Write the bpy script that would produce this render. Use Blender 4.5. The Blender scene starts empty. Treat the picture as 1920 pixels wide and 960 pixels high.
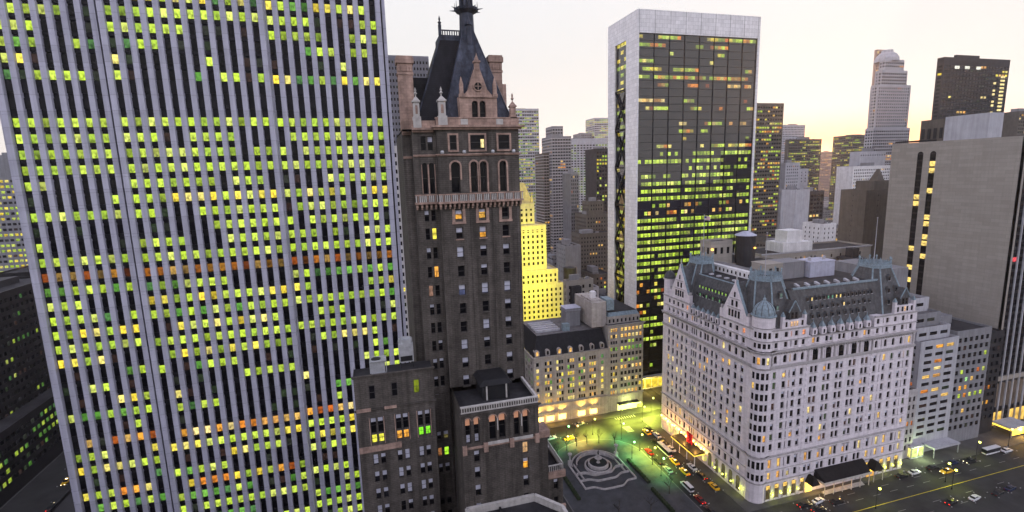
import bpy, math, random
from mathutils import Vector, Matrix
rnd = random.Random(7)
R = math.radians
SC = bpy.context.scene
COL = SC.collection

# ------------------------------------------------------------------ camera
CAM_H = 120.0; HAZE = .00007
cF = Vector((0.26771, 0.94961, -0.16298)); cR = Vector((0.96069, -0.27599, -0.03004)); cU = Vector((0.07350, 0.14853, 0.98617))
cam = bpy.data.cameras.new('camera'); co = bpy.data.objects.new('camera', cam); COL.objects.link(co)
m3 = Matrix((cR, cU, -cF)).transposed()
co.matrix_world = Matrix.Translation((0, 0, CAM_H)) @ m3.to_4x4()
cam.sensor_width = 36; cam.lens = 17.556; cam.clip_start = 0.5; cam.clip_end = 20000
SC.camera = co

# ------------------------------------------------------------------ world, sun, exposure
SUN_AZ, SUN_EL, VEIL = 47.7, 2.2, 20.0
w = bpy.data.worlds.new('World'); SC.world = w; w.use_nodes = True
nt = w.node_tree; bg = nt.nodes['Background']
sky = nt.nodes.new('ShaderNodeTexSky'); sky.sky_type = 'NISHITA'; sky.sun_disc = False
sky.sun_elevation = R(SUN_EL); sky.sun_rotation = R(SUN_AZ); sky.altitude = 50
sky.air_density = 1.0; sky.dust_density = 2.2; sky.ozone_density = 2.5
# thin bright overcast veil in front of the twilight sky: dim overhead, with a bright band added above the frame to light the walls
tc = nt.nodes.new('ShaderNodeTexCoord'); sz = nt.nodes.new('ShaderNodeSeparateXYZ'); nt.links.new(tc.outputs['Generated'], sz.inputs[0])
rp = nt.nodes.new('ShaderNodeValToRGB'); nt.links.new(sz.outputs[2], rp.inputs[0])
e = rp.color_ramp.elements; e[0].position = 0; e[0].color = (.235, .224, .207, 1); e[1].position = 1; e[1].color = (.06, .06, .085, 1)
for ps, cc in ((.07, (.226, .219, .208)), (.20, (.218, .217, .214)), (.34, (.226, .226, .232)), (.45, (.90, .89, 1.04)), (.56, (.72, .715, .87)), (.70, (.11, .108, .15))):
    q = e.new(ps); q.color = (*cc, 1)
ad = nt.nodes.new('ShaderNodeVectorMath'); ad.operation = 'MULTIPLY_ADD'; 
# the sunset glow low in the sky where the sun has gone down
dt = nt.nodes.new('ShaderNodeVectorMath'); dt.operation = 'DOT_PRODUCT'; nt.links.new(tc.outputs['Generated'], dt.inputs[0]); dt.inputs[1].default_value = (math.sin(R(SUN_AZ)), math.cos(R(SUN_AZ)), .03)
def mrange(src, a, b, c, d):
    r_ = nt.nodes.new('ShaderNodeMapRange'); r_.interpolation_type = 'SMOOTHSTEP'
    for i_, v_ in enumerate((a, b, c, d)): r_.inputs[i_ + 1].default_value = v_
    nt.links.new(src, r_.inputs[0]); return r_.outputs[0]
gm_ = nt.nodes.new('ShaderNodeMath'); gm_.operation = 'MULTIPLY'; nt.links.new(mrange(dt.outputs['Value'], .955, .999, 0, 1), gm_.inputs[0]); nt.links.new(mrange(sz.outputs[2], .005, .10, 1, 0), gm_.inputs[1])
mx_ = nt.nodes.new('ShaderNodeMixRGB'); nt.links.new(gm_.outputs[0], mx_.inputs[0]); nt.links.new(rp.outputs[0], mx_.inputs[1]); mx_.inputs[2].default_value = (.85, .24, .012, 1)
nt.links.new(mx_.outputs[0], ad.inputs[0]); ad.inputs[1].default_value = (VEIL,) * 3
sc_ = nt.nodes.new('ShaderNodeVectorMath'); sc_.operation = 'SCALE'; sc_.inputs[3].default_value = .05; nt.links.new(sky.outputs['Color'], sc_.inputs[0]); nt.links.new(sc_.outputs[0], ad.inputs[2])
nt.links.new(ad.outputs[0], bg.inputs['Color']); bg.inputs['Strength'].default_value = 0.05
sun = bpy.data.lights.new('sun', 'SUN'); sun.energy = 2.0; sun.angle = R(0.5); sun.color = (1, .62, .34)
so = bpy.data.objects.new('sun', sun); COL.objects.link(so)
sd = Vector((math.sin(R(SUN_AZ)) * math.cos(R(SUN_EL)), math.cos(R(SUN_AZ)) * math.cos(R(SUN_EL)), math.sin(R(SUN_EL))))
so.rotation_euler = sd.to_track_quat('Z', 'Y').to_euler(); so.location = (0, 0, 400)
SC.view_settings.view_transform = 'Standard'; SC.view_settings.look = 'None'
SC.view_settings.exposure = 2.0; SC.view_settings.gamma = 1
try: SC.view_settings.use_curve_mapping = False
except Exception: pass
EXPF = 2.0 ** (-SC.view_settings.exposure)      # lamp strengths are given for exposure 0

# ------------------------------------------------------------------ materials
def _m(name):
    m = bpy.data.materials.new(name); m.use_nodes = True
    return m, m.node_tree, m.node_tree.nodes, m.node_tree.links, m.node_tree.nodes['Principled BSDF']
def surf(name, col, rough=.8, var=.18, scale=.35, block=None, streak=.15, bump=.0, metal=0., spec=.12, mortar=.75):
    """weathered stone / brick / metal: blotches, vertical rain streaks, optional coursing"""
    m, t, N, L, b = _m(name)
    geo = N.new('ShaderNodeNewGeometry'); sep = N.new('ShaderNodeSeparateXYZ'); L.new(geo.outputs['Position'], sep.inputs[0])
    n1 = N.new('ShaderNodeTexNoise'); n1.inputs['Scale'].default_value = scale; n1.inputs['Detail'].default_value = 6; n1.inputs['Roughness'].default_value = .62
    L.new(geo.outputs['Position'], n1.inputs['Vector'])
    mp = N.new('ShaderNodeVectorMath'); mp.operation = 'MULTIPLY'; mp.inputs[1].default_value = (1.1, 1.1, .06)
    L.new(geo.outputs['Position'], mp.inputs[0])
    n2 = N.new('ShaderNodeTexNoise'); n2.inputs['Scale'].default_value = 1.; n2.inputs['Detail'].default_value = 3
    L.new(mp.outputs[0], n2.inputs['Vector'])
    def rng(src, lo, hi, a=.3, c=.7):
        r = N.new('ShaderNodeMapRange'); r.inputs[1].default_value = a; r.inputs[2].default_value = c
        r.inputs[3].default_value = lo; r.inputs[4].default_value = hi; L.new(src, r.inputs[0]); return r.outputs[0]
    def mul(a, c):
        r = N.new('ShaderNodeMath'); r.operation = 'MULTIPLY'; L.new(a, r.inputs[0]); L.new(c, r.inputs[1]); return r.outputs[0]
    f = mul(rng(n1.outputs[0], 1 - var, 1 + var), rng(n2.outputs[0], 1 - streak, 1 + streak * .6))
    if block:
        ad = N.new('ShaderNodeMath'); L.new(sep.outputs[0], ad.inputs[0]); L.new(sep.outputs[1], ad.inputs[1])
        cb = N.new('ShaderNodeCombineXYZ'); L.new(ad.outputs[0], cb.inputs[0]); L.new(sep.outputs[2], cb.inputs[1])
        br = N.new('ShaderNodeTexBrick'); br.inputs['Scale'].default_value = 1; br.inputs['Brick Width'].default_value = block[0]
        br.inputs['Row Height'].default_value = block[1]; br.inputs['Mortar Size'].default_value = block[2] if len(block) > 2 else .03
        br.inputs['Color1'].default_value = (1, 1, 1, 1); br.inputs['Color2'].default_value = (.86, .86, .86, 1)
        br.inputs['Mortar'].default_value = (mortar, mortar, mortar, 1); L.new(cb.outputs[0], br.inputs['Vector'])
        f = mul(f, br.outputs['Color'])
    vm = N.new('ShaderNodeVectorMath'); vm.operation = 'SCALE'; vm.inputs[0].default_value = col; L.new(f, vm.inputs[3])
    L.new(vm.outputs[0], b.inputs['Base Color'])
    b.inputs['Roughness'].default_value = rough; b.inputs['Metallic'].default_value = metal
    b.inputs['Specular IOR Level'].default_value = spec
    if bump:
        bp = N.new('ShaderNodeBump'); bp.inputs['Strength'].default_value = bump; bp.inputs['Distance'].default_value = .2
        L.new(n1.outputs[0], bp.inputs['Height']); L.new(bp.outputs[0], b.inputs['Normal'])
    return m
def glow(name, col, st):
    m, t, N, L, b = _m(name)
    b.inputs['Base Color'].default_value = (*[min(.8, c) for c in col], 1)
    b.inputs['Emission Color'].default_value = (*col, 1); b.inputs['Emission Strength'].default_value = st * EXPF
    return m
def glassmat(name, base=(.012, .012, .016), ior=1.55, rough=.06, wob=.02):
    """window glass: dark, reflecting; the room behind a lit pane gives off the pane's own colour"""
    m, t, N, L, b = _m(name)
    b.inputs['Base Color'].default_value = (*base, 1); b.inputs['Roughness'].default_value = rough; b.inputs['IOR'].default_value = ior
    at = N.new('ShaderNodeAttribute'); at.attribute_name = 'glow'
    uv = N.new('ShaderNodeUVMap'); fr = N.new('ShaderNodeVectorMath'); fr.operation = 'FRACTION'; L.new(uv.outputs[0], fr.inputs[0])
    sp = N.new('ShaderNodeSeparateXYZ'); L.new(fr.outputs[0], sp.inputs[0])
    no = N.new('ShaderNodeTexNoise'); no.noise_dimensions = '4D'; no.inputs['Scale'].default_value = 2.2371; no.inputs['Detail'].default_value = 1.5
    fl = N.new('ShaderNodeVectorMath'); fl.operation = 'FLOOR'; L.new(uv.outputs[0], fl.inputs[0]); wn = N.new('ShaderNodeTexWhiteNoise'); L.new(fl.outputs[0], wn.inputs['Vector'])
    ws = N.new('ShaderNodeMath'); ws.operation = 'MULTIPLY'; ws.inputs[1].default_value = 97.; L.new(wn.outputs['Value'], ws.inputs[0]); L.new(ws.outputs[0], no.inputs['W']); L.new(uv.outputs[0], no.inputs['Vector'])
    r1 = N.new('ShaderNodeMapRange'); r1.inputs[1].default_value = .36; r1.inputs[2].default_value = .6; r1.inputs[3].default_value = .34; r1.inputs[4].default_value = 1.1
    L.new(no.outputs[0], r1.inputs[0])
    r2 = N.new('ShaderNodeMapRange'); r2.inputs[1].default_value = .15; r2.inputs[2].default_value = .85; r2.inputs[3].default_value = .0; r2.inputs[4].default_value = 1.
    L.new(sp.outputs[1], r2.inputs[0])
    mx = N.new('ShaderNodeMath'); mx.operation = 'MAXIMUM'; L.new(r1.outputs[0], mx.inputs[0]); L.new(r2.outputs[0], mx.inputs[1])
    vm = N.new('ShaderNodeVectorMath'); vm.operation = 'SCALE'; L.new(at.outputs['Color'], vm.inputs[0]); L.new(mx.outputs[0], vm.inputs[3])
    L.new(vm.outputs[0], b.inputs['Emission Color']); b.inputs['Emission Strength'].default_value = EXPF * 1.25
    m.cycles.emission_sampling = 'NONE'
    return m
M = {}
M['glass'] = glassmat('window_glass', (.006, .006, .008), 1.24)
M['solow_glass'] = glassmat('tinted_curtain_glass', (.010, .009, .016), 1.80, .02)
M['gm_dark'] = surf('dark_bronze_glass_wall', (.010, .010, .013), .35, .3, .2, spec=.12)
M['marble'] = surf('grey_white_marble', (.425, .425, .51), .55, .07, .25, (40, 3.97, .09), .14, mortar=.7)
M['travertine'] = surf('white_travertine', (.74, .73, .74), .6, .06, .3, (3.0, 1.9, .06), .09, mortar=.62)
M['sherry'] = surf('brown_grey_brick', (.098, .087, .078), .85, .28, .9, (.9, .34, .05), .4, mortar=.66)
M['terracotta'] = surf('tan_pink_terracotta', (.36, .25, .205), .8, .34, .8, (.9, .45, .03), .3)
M['palestone'] = surf('pale_carved_stone', (.42, .40, .38), .8, .2, 1.2)
M['slate'] = surf('dark_slate_roof', (.018, .018, .022), .55, .35, .9, (.5, .35, .05), .3, mortar=.7)
M['leadblue'] = surf('weathered_lead_roof', (.055, .062, .085), .5, .45, 1.1, (1.2, 1.6, .05), .5)
M['plaza'] = surf('white_glazed_brick', (.68, .63, .67), .6, .09, .4, (1.2, .6, .02), .12, mortar=.88)
M['plazatrim'] = surf('grey_stone_trim', (.36, .34, .345), .8, .2, .9)
M['plazaroof'] = surf('grey_slate_mansard', (.085, .088, .094), .6, .3, .9, (.45, .35, .03), .3)
M['copper'] = surf('blue_green_copper', (.20, .26, .30), .6, .3, 1.3)
M['berg'] = surf('cream_grey_limestone', (.40, .37, .35), .8, .15, .4, (1.6, .8, .02), .2)
M['crown'] = surf('cream_terracotta', (.50, .45, .30), .7, .12, .4)
M['gold'] = surf('gilded_roof', (.6, .5, .2), .5, .25, .6)
M['beige'] = surf('beige_brick', (.305, .28, .25), .85, .05, .12, (6.0, 1.6, .07), .06, mortar=.80)
M['brown'] = surf('brown_brick', (.10, .088, .075), .85, .15, .3)
M['grey'] = surf('grey_concrete', (.20, .20, .215), .8, .15, .2)
M['bluegrey'] = surf('blue_grey_metal_cladding', (.15, .155, .19), .6, .1, .2)
M['lav'] = surf('pale_grey_stone', (.37, .37, .40), .75, .12, .2)
M['white'] = surf('white_painted_masonry', (.62, .61, .62), .7, .12, .4)
M['dark'] = surf('dark_stone', (.03, .029, .032), .7, .3, .2)
M['black'] = surf('black_bronze', (.012, .011, .013), .45, .3, .2)
M['roofdark'] = surf('tar_roof', (.035, .034, .037), .9, .4, .25)
M['rooflight'] = surf('grey_gravel_roof', (.15, .145, .15), .9, .35, .3)
M['metal'] = surf('grey_galvanised_metal', (.42, .43, .45), .45, .2, 1.2, metal=.4)
M['blackmetal'] = surf('black_painted_metal', (.02, .02, .022), .5, .2, 1.)
M['asphalt'] = surf('asphalt', (.036, .036, .036), .75, .35, .12, streak=.0)
M['pave'] = surf('paving', (.075, .073, .073), .85, .25, .2, streak=0)
M['flag_stone'] = surf('plaza_paving', (.052, .055, .062), .8, .3, .25, streak=0)
M['kerb'] = surf('granite_kerb', (.12, .12, .12), .85, .2, .5)
M['paintw'] = surf('white_road_paint', (.30, .30, .29), .7, .25, 1.5)
M['painty'] = surf('yellow_road_paint', (.55, .46, .04), .7, .2, 1.5)
M['fount'] = surf('pale_fountain_stone', (.36, .34, .34), .75, .2, .8)
M['water'] = surf('dark_still_water', (.02, .025, .03), .08, .2, .5, streak=0)
M['bark'] = surf('bare_tree_bark', (.05, .042, .036), .9, .3, 3)
M['hedge'] = surf('clipped_hedge', (.02, .03, .015), .95, .5, 2.5, bump=.8)
M['awning'] = surf('black_canvas_awning', (.014, .013, .014), .9, .3, 1.)
M['sash'] = surf('dark_window_sash', (.06, .055, .055), .6, .2, 1.)
M['shade'] = surf('pale_window_shade', (.50, .51, .60), .8, .12, 1.5)
M['bluroof'] = surf('lavender_flat_roof', (.40, .41, .50), .8, .15, .5)

# ------------------------------------------------------------------ mesh builder
WLOC = {}
def adopt(o, parent):
    WLOC[o.name] = Vector(o.location)
    if parent: o.parent = parent; o.matrix_parent_inverse = Matrix.Translation(-WLOC[parent.name])
Z = Vector((0, 0, 1))
class MB:
    def __init__(s): s.v = []; s.f = []; s.m = []; s.g = []; s.uv = []; s.anyg = False; s.smooth = []
    def face(s, pts, m=0, g=None, sm=False):
        b = len(s.v); s.v += [tuple(p) for p in pts]; s.f.append(tuple(range(b, b + len(pts)))); s.m.append(m); s.g.append(g); s.smooth.append(sm)
        if g is not None: s.anyg = True
    def hexa(s, p, m=0):      # p: 8 pts bottom 4 ccw then top 4
        for q in ((3, 2, 1, 0), (4, 5, 6, 7), (0, 1, 5, 4), (1, 2, 6, 5), (2, 3, 7, 6), (3, 0, 4, 7)): s.face([p[i] for i in q], m)
        return s
    def box(s, x0, x1, y0, y1, z0, z1, m=0):
        return s.hexa([(x0, y0, z0), (x1, y0, z0), (x1, y1, z0), (x0, y1, z0), (x0, y0, z1), (x1, y0, z1), (x1, y1, z1), (x0, y1, z1)], m)
    def obox(s, fr, u0, u1, z0, z1, n0, n1, m=0):   # in a facade frame
        P = fr.p
        return s.hexa([P(u0, z0, n0), P(u1, z0, n0), P(u1, z0, n1), P(u0, z0, n1), P(u0, z1, n0), P(u1, z1, n0), P(u1, z1, n1), P(u0, z1, n1)], m)
    def frust(s, b, z0, t, z1, m=0):   # b,t = (x0,x1,y0,y1)
        return s.hexa([(b[0], b[2], z0), (b[1], b[2], z0), (b[1], b[3], z0), (b[0], b[3], z0), (t[0], t[2], z1), (t[1], t[2], z1), (t[1], t[3], z1), (t[0], t[3], z1)], m)
    def prism(s, pts, z0, z1, m=0, mt=None):
        n = len(pts)
        s.face([(p[0], p[1], z0) for p in reversed(pts)], m); s.face([(p[0], p[1], z1) for p in pts], m if mt is None else mt)
        for i in range(n):
            a = pts[i]; c = pts[(i + 1) % n]; s.face([(a[0], a[1], z0), (c[0], c[1], z0), (c[0], c[1], z1), (a[0], a[1], z1)], m)
        return s
    def loft(s, A, z0, B, z1, m=0, cap=True):
        n = len(A)
        for i in range(n):
            j = (i + 1) % n; s.face([(*A[i], z0), (*A[j], z0), (*B[j], z1), (*B[i], z1)], m)
        if cap: s.face([(*p, z1) for p in B], m)
        return s
    def lathe(s, c, prof, n=16, m=0, sm=True, a0=0, a1=360):
        c = Vector(c)
        for k in range(n):
            t0 = R(a0 + (a1 - a0) * k / n); t1 = R(a0 + (a1 - a0) * (k + 1) / n)
            for (r0, z0), (r1, z1) in zip(prof, prof[1:]):
                q = [c + Vector((r0 * math.cos(t0), r0 * math.sin(t0), z0)), c + Vector((r0 * math.cos(t1), r0 * math.sin(t1), z0)),
                     c + Vector((r1 * math.cos(t1), r1 * math.sin(t1), z1)), c + Vector((r1 * math.cos(t0), r1 * math.sin(t0), z1))]
                if r1 < 1e-4: q = q[:3]
                elif r0 < 1e-4: q = [q[0], q[2], q[3]]
                s.face(q, m, sm=sm)
        return s
    def tube(s, a, b, r0, r1=None, n=8, m=0):
        a = Vector(a); b = Vector(b); r1 = r0 if r1 is None else r1; d = (b - a).normalized()
        x = d.orthogonal().normalized(); y = d.cross(x)
        ra = [a + x * (r0 * math.cos(6.2832 * k / n)) + y * (r0 * math.sin(6.2832 * k / n)) for k in range(n)]
        rb = [b + x * (r1 * math.cos(6.2832 * k / n)) + y * (r1 * math.sin(6.2832 * k / n)) for k in range(n)]
        for k in range(n): s.face([ra[k], ra[(k + 1) % n], rb[(k + 1) % n], rb[k]], m, sm=True)
        s.face(rb, m); s.face(ra[::-1], m); return s
    def build(s, name, mats, parent=None, loc=None):
        me = bpy.data.meshes.new(name); o0 = Vector(loc) if loc is not None else None
        vs = s.v if o0 is None else [tuple(Vector(p) - o0) for p in s.v]
        me.from_pydata(vs, [], s.f)
        if not isinstance(mats, (list, tuple)): mats = [mats]
        for mm in mats: me.materials.append(M[mm] if isinstance(mm, str) else mm)
        me.polygons.foreach_set('material_index', s.m); me.polygons.foreach_set('use_smooth', s.smooth)
        if s.anyg:
            at = me.color_attributes.new('glow', 'FLOAT_COLOR', 'CORNER'); uv = me.uv_layers.new(name='UVMap'); cc = []; uu = []
            for f, g in zip(s.f, s.g):
                n = len(f)
                if g is None: cc += [0, 0, 0, 1] * n; uu += [0.5, .5] * n
                else:
                    cc += [g[0], g[1], g[2], 1] * n; a, b = rnd.randrange(400), rnd.randrange(400)
                    q = [(.01, .01), (.99, .01), (.99, .99), (.01, .99)]
                    if n == 4: uu += [x for k in range(4) for x in (a + q[k][0], b + q[k][1])]
                    else:
                        for k in range(n): t = 6.283 * k / n; uu += [a + .5 + .45 * math.cos(t), b + .5 + .45 * math.sin(t)]
            at.data.foreach_set('color', cc); uv.data.foreach_set('uv', uu)
        me.update(); o = bpy.data.objects.new(name, me); COL.objects.link(o)
        if loc is not None: o.location = loc
        adopt(o, parent); return o
class Fr:   # facade frame: origin, horizontal direction U, outward normal N
    def __init__(s, O, U, N): s.O = Vector(O); s.U = Vector(U); s.N = Vector(N)
    def p(s, u, z, n=0): q = s.O + s.U * u + s.N * n; return Vector((q.x, q.y, z))
def north(x0, y): return Fr((x0, y, 0), (1, 0, 0), (0, -1, 0))
def east(x, y1): return Fr((x, y1, 0), (0, -1, 0), (-1, 0, 0))      # u runs from the far end towards the camera
def west(x, y0): return Fr((x, y0, 0), (0, 1, 0), (1, 0, 0))
WINS = {}
def thing(name, label, cat, loc=(0, 0, 0), group=None):
    o = bpy.data.objects.new(name, None); COL.objects.link(o); o.empty_display_size = 1
    o.location = loc; WLOC[o.name] = Vector(loc); o['label'] = label; o['category'] = cat
    if group: o['group'] = group
    WINS[o.name] = []
    return o
def tag(o, label=None, cat=None, group=None, kind=None):
    for k, v in (('label', label), ('category', cat), ('group', group), ('kind', kind)):
        if v: o[k] = v
    return o
def visible(P, Nn):
    d = P - Vector((0, 0, CAM_H)); z = d.dot(cF)
    if z < 1 or d.dot(Nn) > 0: return 0
    x = 936.3 * d.dot(cR) / z; y = 936.3 * d.dot(cU) / z
    if abs(x) > 975 or abs(y) > 495: return 0
    return -d.normalized().dot(Nn) / (z * z)
def win(T, fr, u0, u1, z0, z1, n, g=None, style='sash', shade=0, arch=0):
    WINS[T.name].append((fr, u0, u1, z0, z1, n, g, style, shade, arch))
def win_mesh(mb, W):
    fr, u0, u1, z0, z1, n, g, style, sh, arch = W
    P = fr.p
    g = g or (0, 0, 0)
    if arch:
        c = (u0 + u1) / 2; r = (u1 - u0) / 2; zs = z1 - r
        pts = [P(u0, z0, n), P(u1, z0, n), P(u1, zs, n)] + [P(c + r * math.cos(t), zs + r * math.sin(t), n) for t in [math.pi * k / 8 for k in range(1, 8)]] + [P(u0, zs, n)]
        mb.face(pts, 0, g)
    else: mb.face([P(u0, z0, n), P(u1, z0, n), P(u1, z1, n), P(u0, z1, n)], 0, g)
    if style == 'plain': return
    t = min(.09, (u1 - u0) * .09)
    zm = (z0 + z1) / 2
    if sh:
        zz = z1 - (z1 - z0) * sh
        if not arch: mb.face([P(u0 + t, zz, n + .02), P(u1 - t, zz, n + .02), P(u1 - t, z1 - t, n + .02), P(u0 + t, z1 - t, n + .02)], 2)
    k = 1
    e = n + .05
    for a, b, c, d in ((u0, u1, z0, z0 + t * 1.3), (u0, u1, zm - t * .5, zm + t * .5), (u0, u0 + t, z0, z1 if not arch else z1 - (u1 - u0) / 2), (u1 - t, u1, z0, z1 if not arch else z1 - (u1 - u0) / 2)):
        mb.face([P(a, c, e), P(b, c, e), P(b, d, e), P(a, d, e)], k)
    if not arch: mb.face([P(u0, z1 - t, e), P(u1, z1 - t, e), P(u1, z1, e), P(u0, z1, e)], k)
def finish(T, gl='glass', cap=100, mats=('sash', 'shade')):
    ws = WINS.pop(T.name)
    if not ws: return T
    sc = []
    for W in ws:
        fr, u0, u1, z0, z1, n = W[:6]
        c = fr.p((u0 + u1) / 2, (z0 + z1) / 2, n); sc.append(visible(c, fr.N) * (u1 - u0) * (z1 - z0))
    order = sorted(range(len(ws)), key=lambda i: -sc[i])
    if len(ws) <= cap: head, rest = order, []
    else: head, rest = order[:cap], order[cap:]
    mm = [gl, *mats]
    for i in head:
        mb = MB(); win_mesh(mb, ws[i]); W = ws[i]
        mb.build('window', mm, T, loc=W[0].p((W[1] + W[2]) / 2, W[3], W[5]))
    if rest:
        mb = MB()
        for i in rest: win_mesh(mb, ws[i])
        o = mb.build('window', mm, T); o['kind'] = 'stuff'
    return T
def wall(mb, fr, ulen, z0, z1, cols, rows, dep=.35, m=0, mr=None, mask=None, u_start=0):
    """wall sheet with real recessed openings where a column band crosses a row band"""
    mr = m if mr is None else mr
    us = [u_start] + [x for c in cols for x in c] + [ulen]; zs = [z0] + [x for r in rows for x in r] + [z1]
    P = fr.p
    for j in range(len(zs) - 1):
        if zs[j + 1] - zs[j] < 1e-5: continue
        if j % 2 == 0:
            mb.face([P(us[0], zs[j]), P(us[-1], zs[j]), P(us[-1], zs[j + 1]), P(us[0], zs[j + 1])], m); continue
        i = 0; start = us[0]
        for i in range(len(cols)):
            if mask and not mask(i, j // 2): continue
            a, b = cols[i]
            if a - start > 1e-5: mb.face([P(start, zs[j]), P(a, zs[j]), P(a, zs[j + 1]), P(start, zs[j + 1])], m)
            start = b; c, d = zs[j], zs[j + 1]
            for q in ([P(a, c), P(a, c, -dep), P(a, d, -dep), P(a, d)], [P(b, c, -dep), P(b, c), P(b, d), P(b, d, -dep)],
                      [P(a, c), P(b, c), P(b, c, -dep), P(a, c, -dep)], [P(a, d, -dep), P(b, d, -dep), P(b, d), P(a, d)]): mb.face(q, mr)
        if us[-1] - start > 1e-5: mb.face([P(start, zs[j]), P(us[-1], zs[j]), P(us[-1], zs[j + 1]), P(start, zs[j + 1])], m)
def grid(a, b, pitch, w, off=None):
    n = max(1, int((b - a) / pitch)); s = (b - a - n * pitch) / 2 + pitch / 2 if off is None else off
    return [(a + s + k * pitch - w / 2, a + s + k * pitch + w / 2) for k in range(n) if a + s + k * pitch + w / 2 < b]
LIME = [(.56, .77, .07), (.62, .80, .09), (.50, .70, .05), (.72, .82, .16), (.58, .77, .08), (.36, .54, .05)]
YEL = [(.95, .80, .10), (1.0, .86, .22), (.95, .72, .06)]
ORA = [(.95, .42, .05), (.80, .26, .03), (.60, .14, .02), (1.0, .6, .15)]
GRN = [(.10, .30, .04), (.16, .40, .06), (.08, .22, .06)]
WRM = [(1.0, .62, .16), (1.0, .78, .30), (.85, .42, .10)]
DIM = [(.022, .026, .018), (.03, .016, .012), (.02, .032, .014)]
def col(*pals, k=1.):
    c = rnd.choice(rnd.choice(pals)); f = k * rnd.uniform(.75, 1.15); return (c[0] * f, c[1] * f, c[2] * f)
def lights(prob, pals, k=1., run=.55):
    """row-wise correlated lit / unlit offices"""
    st = {}
    def f(i, j):
        p = prob(j) if callable(prob) else prob
        if i == 0 or (j not in st): st[j] = rnd.random() < p
        elif rnd.random() > run: st[j] = rnd.random() < p
        if not st[j]: return col(DIM) if rnd.random() < .12 else None
        return col(*pals, k=k)
    return f
def fac(T, mb, fr, ulen, z0, z1, cols, rows, dep=.35, m=0, mr=None, lit=None, style='sash', shade=None, mask=None, arch=0, u_start=0, archrows=None):
    wall(mb, fr, ulen, z0, z1, cols, rows, dep, m, mr, mask, u_start)
    for j, (c, d) in enumerate(rows):
        for i, (a, b) in enumerate(cols):
            if mask and not mask(i, j): continue
            ar = arch or (archrows and j in archrows)
            g = lit(i, j) if lit else None
            win(T, fr, a, b, c, d, -dep + .04, g, style, shade(i, j) if shade else 0, ar)
            if ar:
                cc = (a + b) / 2; r = (b - a) / 2; zz = d - r
                for sgn in (-1, 1):
                    arc = [fr.p(cc + sgn * r * math.cos(t), zz + r * math.sin(t), -.02) for t in [math.pi / 2 * k / 5 for k in range(6)]]
                    cn = fr.p(cc + sgn * r, d, -.02)
                    for k in range(5): mb.face([cn, arc[k], arc[k + 1]], m)
def moulding(mb, fr, u0, u1, z, h=.5, out=.5, m=0, ret=True):
    """stepped cornice course"""
    mb.obox(fr, u0 - (out * .5 if ret else 0), u1 + (out * .5 if ret else 0), z, z + h * .5, .003, out * .5, m)
    mb.obox(fr, u0 - (out if ret else 0), u1 + (out if ret else 0), z + h * .5, z + h, .003, out, m)
def roofbox(mb, x0, x1, y0, y1, z, m, mp, par=.9, t=.35):
    """flat roof sheet with a parapet round it"""
    mb.face([(x0 + t, y0 + t, z), (x1 - t, y0 + t, z), (x1 - t, y1 - t, z), (x0 + t, y1 - t, z)], m)
    e = .004
    mb.box(x0 - e, x1 + e, y0 - e, y0 + t, z - .3, z + par, mp); mb.box(x0 - e, x1 + e, y1 - t, y1 + e, z - .3, z + par, mp)
    mb.box(x0 - e, x0 + t, y0 + t, y1 - t, z - .3, z + par, mp); mb.box(x1 - t, x1 + e, y0 + t, y1 - t, z - .3, z + par, mp)
def lamp(name, kind, loc, power, color, parent=None, size=.3, spot=None, target=None):
    l = bpy.data.lights.new(name, kind); l.energy = power * EXPF * (1 if power > 3e4 else 1.8); l.color = color
    if kind == 'SPOT': l.spot_size = R(spot or 90); l.spot_blend = .7
    if kind in ('POINT', 'SPOT'): l.shadow_soft_size = size
    if kind == 'AREA': l.size = size
    o = bpy.data.objects.new(name, l); COL.objects.link(o); o.location = loc
    if target is not None: o.rotation_euler = (Vector(loc) - Vector(target)).to_track_quat('Z', 'Y').to_euler()
    adopt(o, parent)
    return o
def sheet(name, pts, z, mat, kind='structure'):
    mb = MB(); mb.face([(x, y, z) for x, y in pts], 0); o = mb.build(name, mat); o['kind'] = kind; return o
def slab(name, pts, z0, z1, mats, kind='structure'):
    mb = MB(); mb.prism(pts, z0, z1, 1, 0); o = mb.build(name, mats); o['kind'] = kind; return o

# ================================================================== SETTING
sheet('ground', [(-9000, -3000), (9000, -3000), (9000, 12000), (-9000, 12000)], -.02, 'roofdark')
def road(name, pts): return sheet(name, pts, 0, 'asphalt')
road('road', [(-400, -60), (1400, -60), (1400, 900), (-400, 900)])
# pavements / blocks (kerb height .14)
KB = ['pave', 'kerb']
slab('pavement', [(60, 208), (138, 208), (138, 290), (60, 290)], .004, .14, KB)          # department store block
slab('pavement', [(143, 216), (420, 216), (420, 290), (143, 290)], .004, .14, KB)
slab('pavement', [(119.8, 130.4), (400, 130.4), (400, 203), (119.8, 203)], .004, .14, KB)  # hotel block
slab('pavement', [(-112, 104 + 26), (34, 104 + 26), (34, 205), (-112, 205)], .004, .14, KB)
slab('pavement', [(-112, 40), (36, 40), (36, 106), (-112, 106)], .004, .14, KB)
slab('pavement', [(-420, 100), (-143, 100), (-143, 600), (-420, 600)], .004, .14, KB)
slab('pavement', [(-112, 215), (34, 215), (34, 400), (-112, 400)], .004, .14, KB)
pz = [(62, 134), (105.5, 134)] + [(105.5, 176)] + [(85 + 20.5 * math.cos(t), 176 + 17 * math.sin(t)) for t in [R(a) for a in range(10, 171, 16)]] + [(62, 180)]
slab('plaza', pz, .004, .15, ['flag_stone', 'kerb'])
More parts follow.
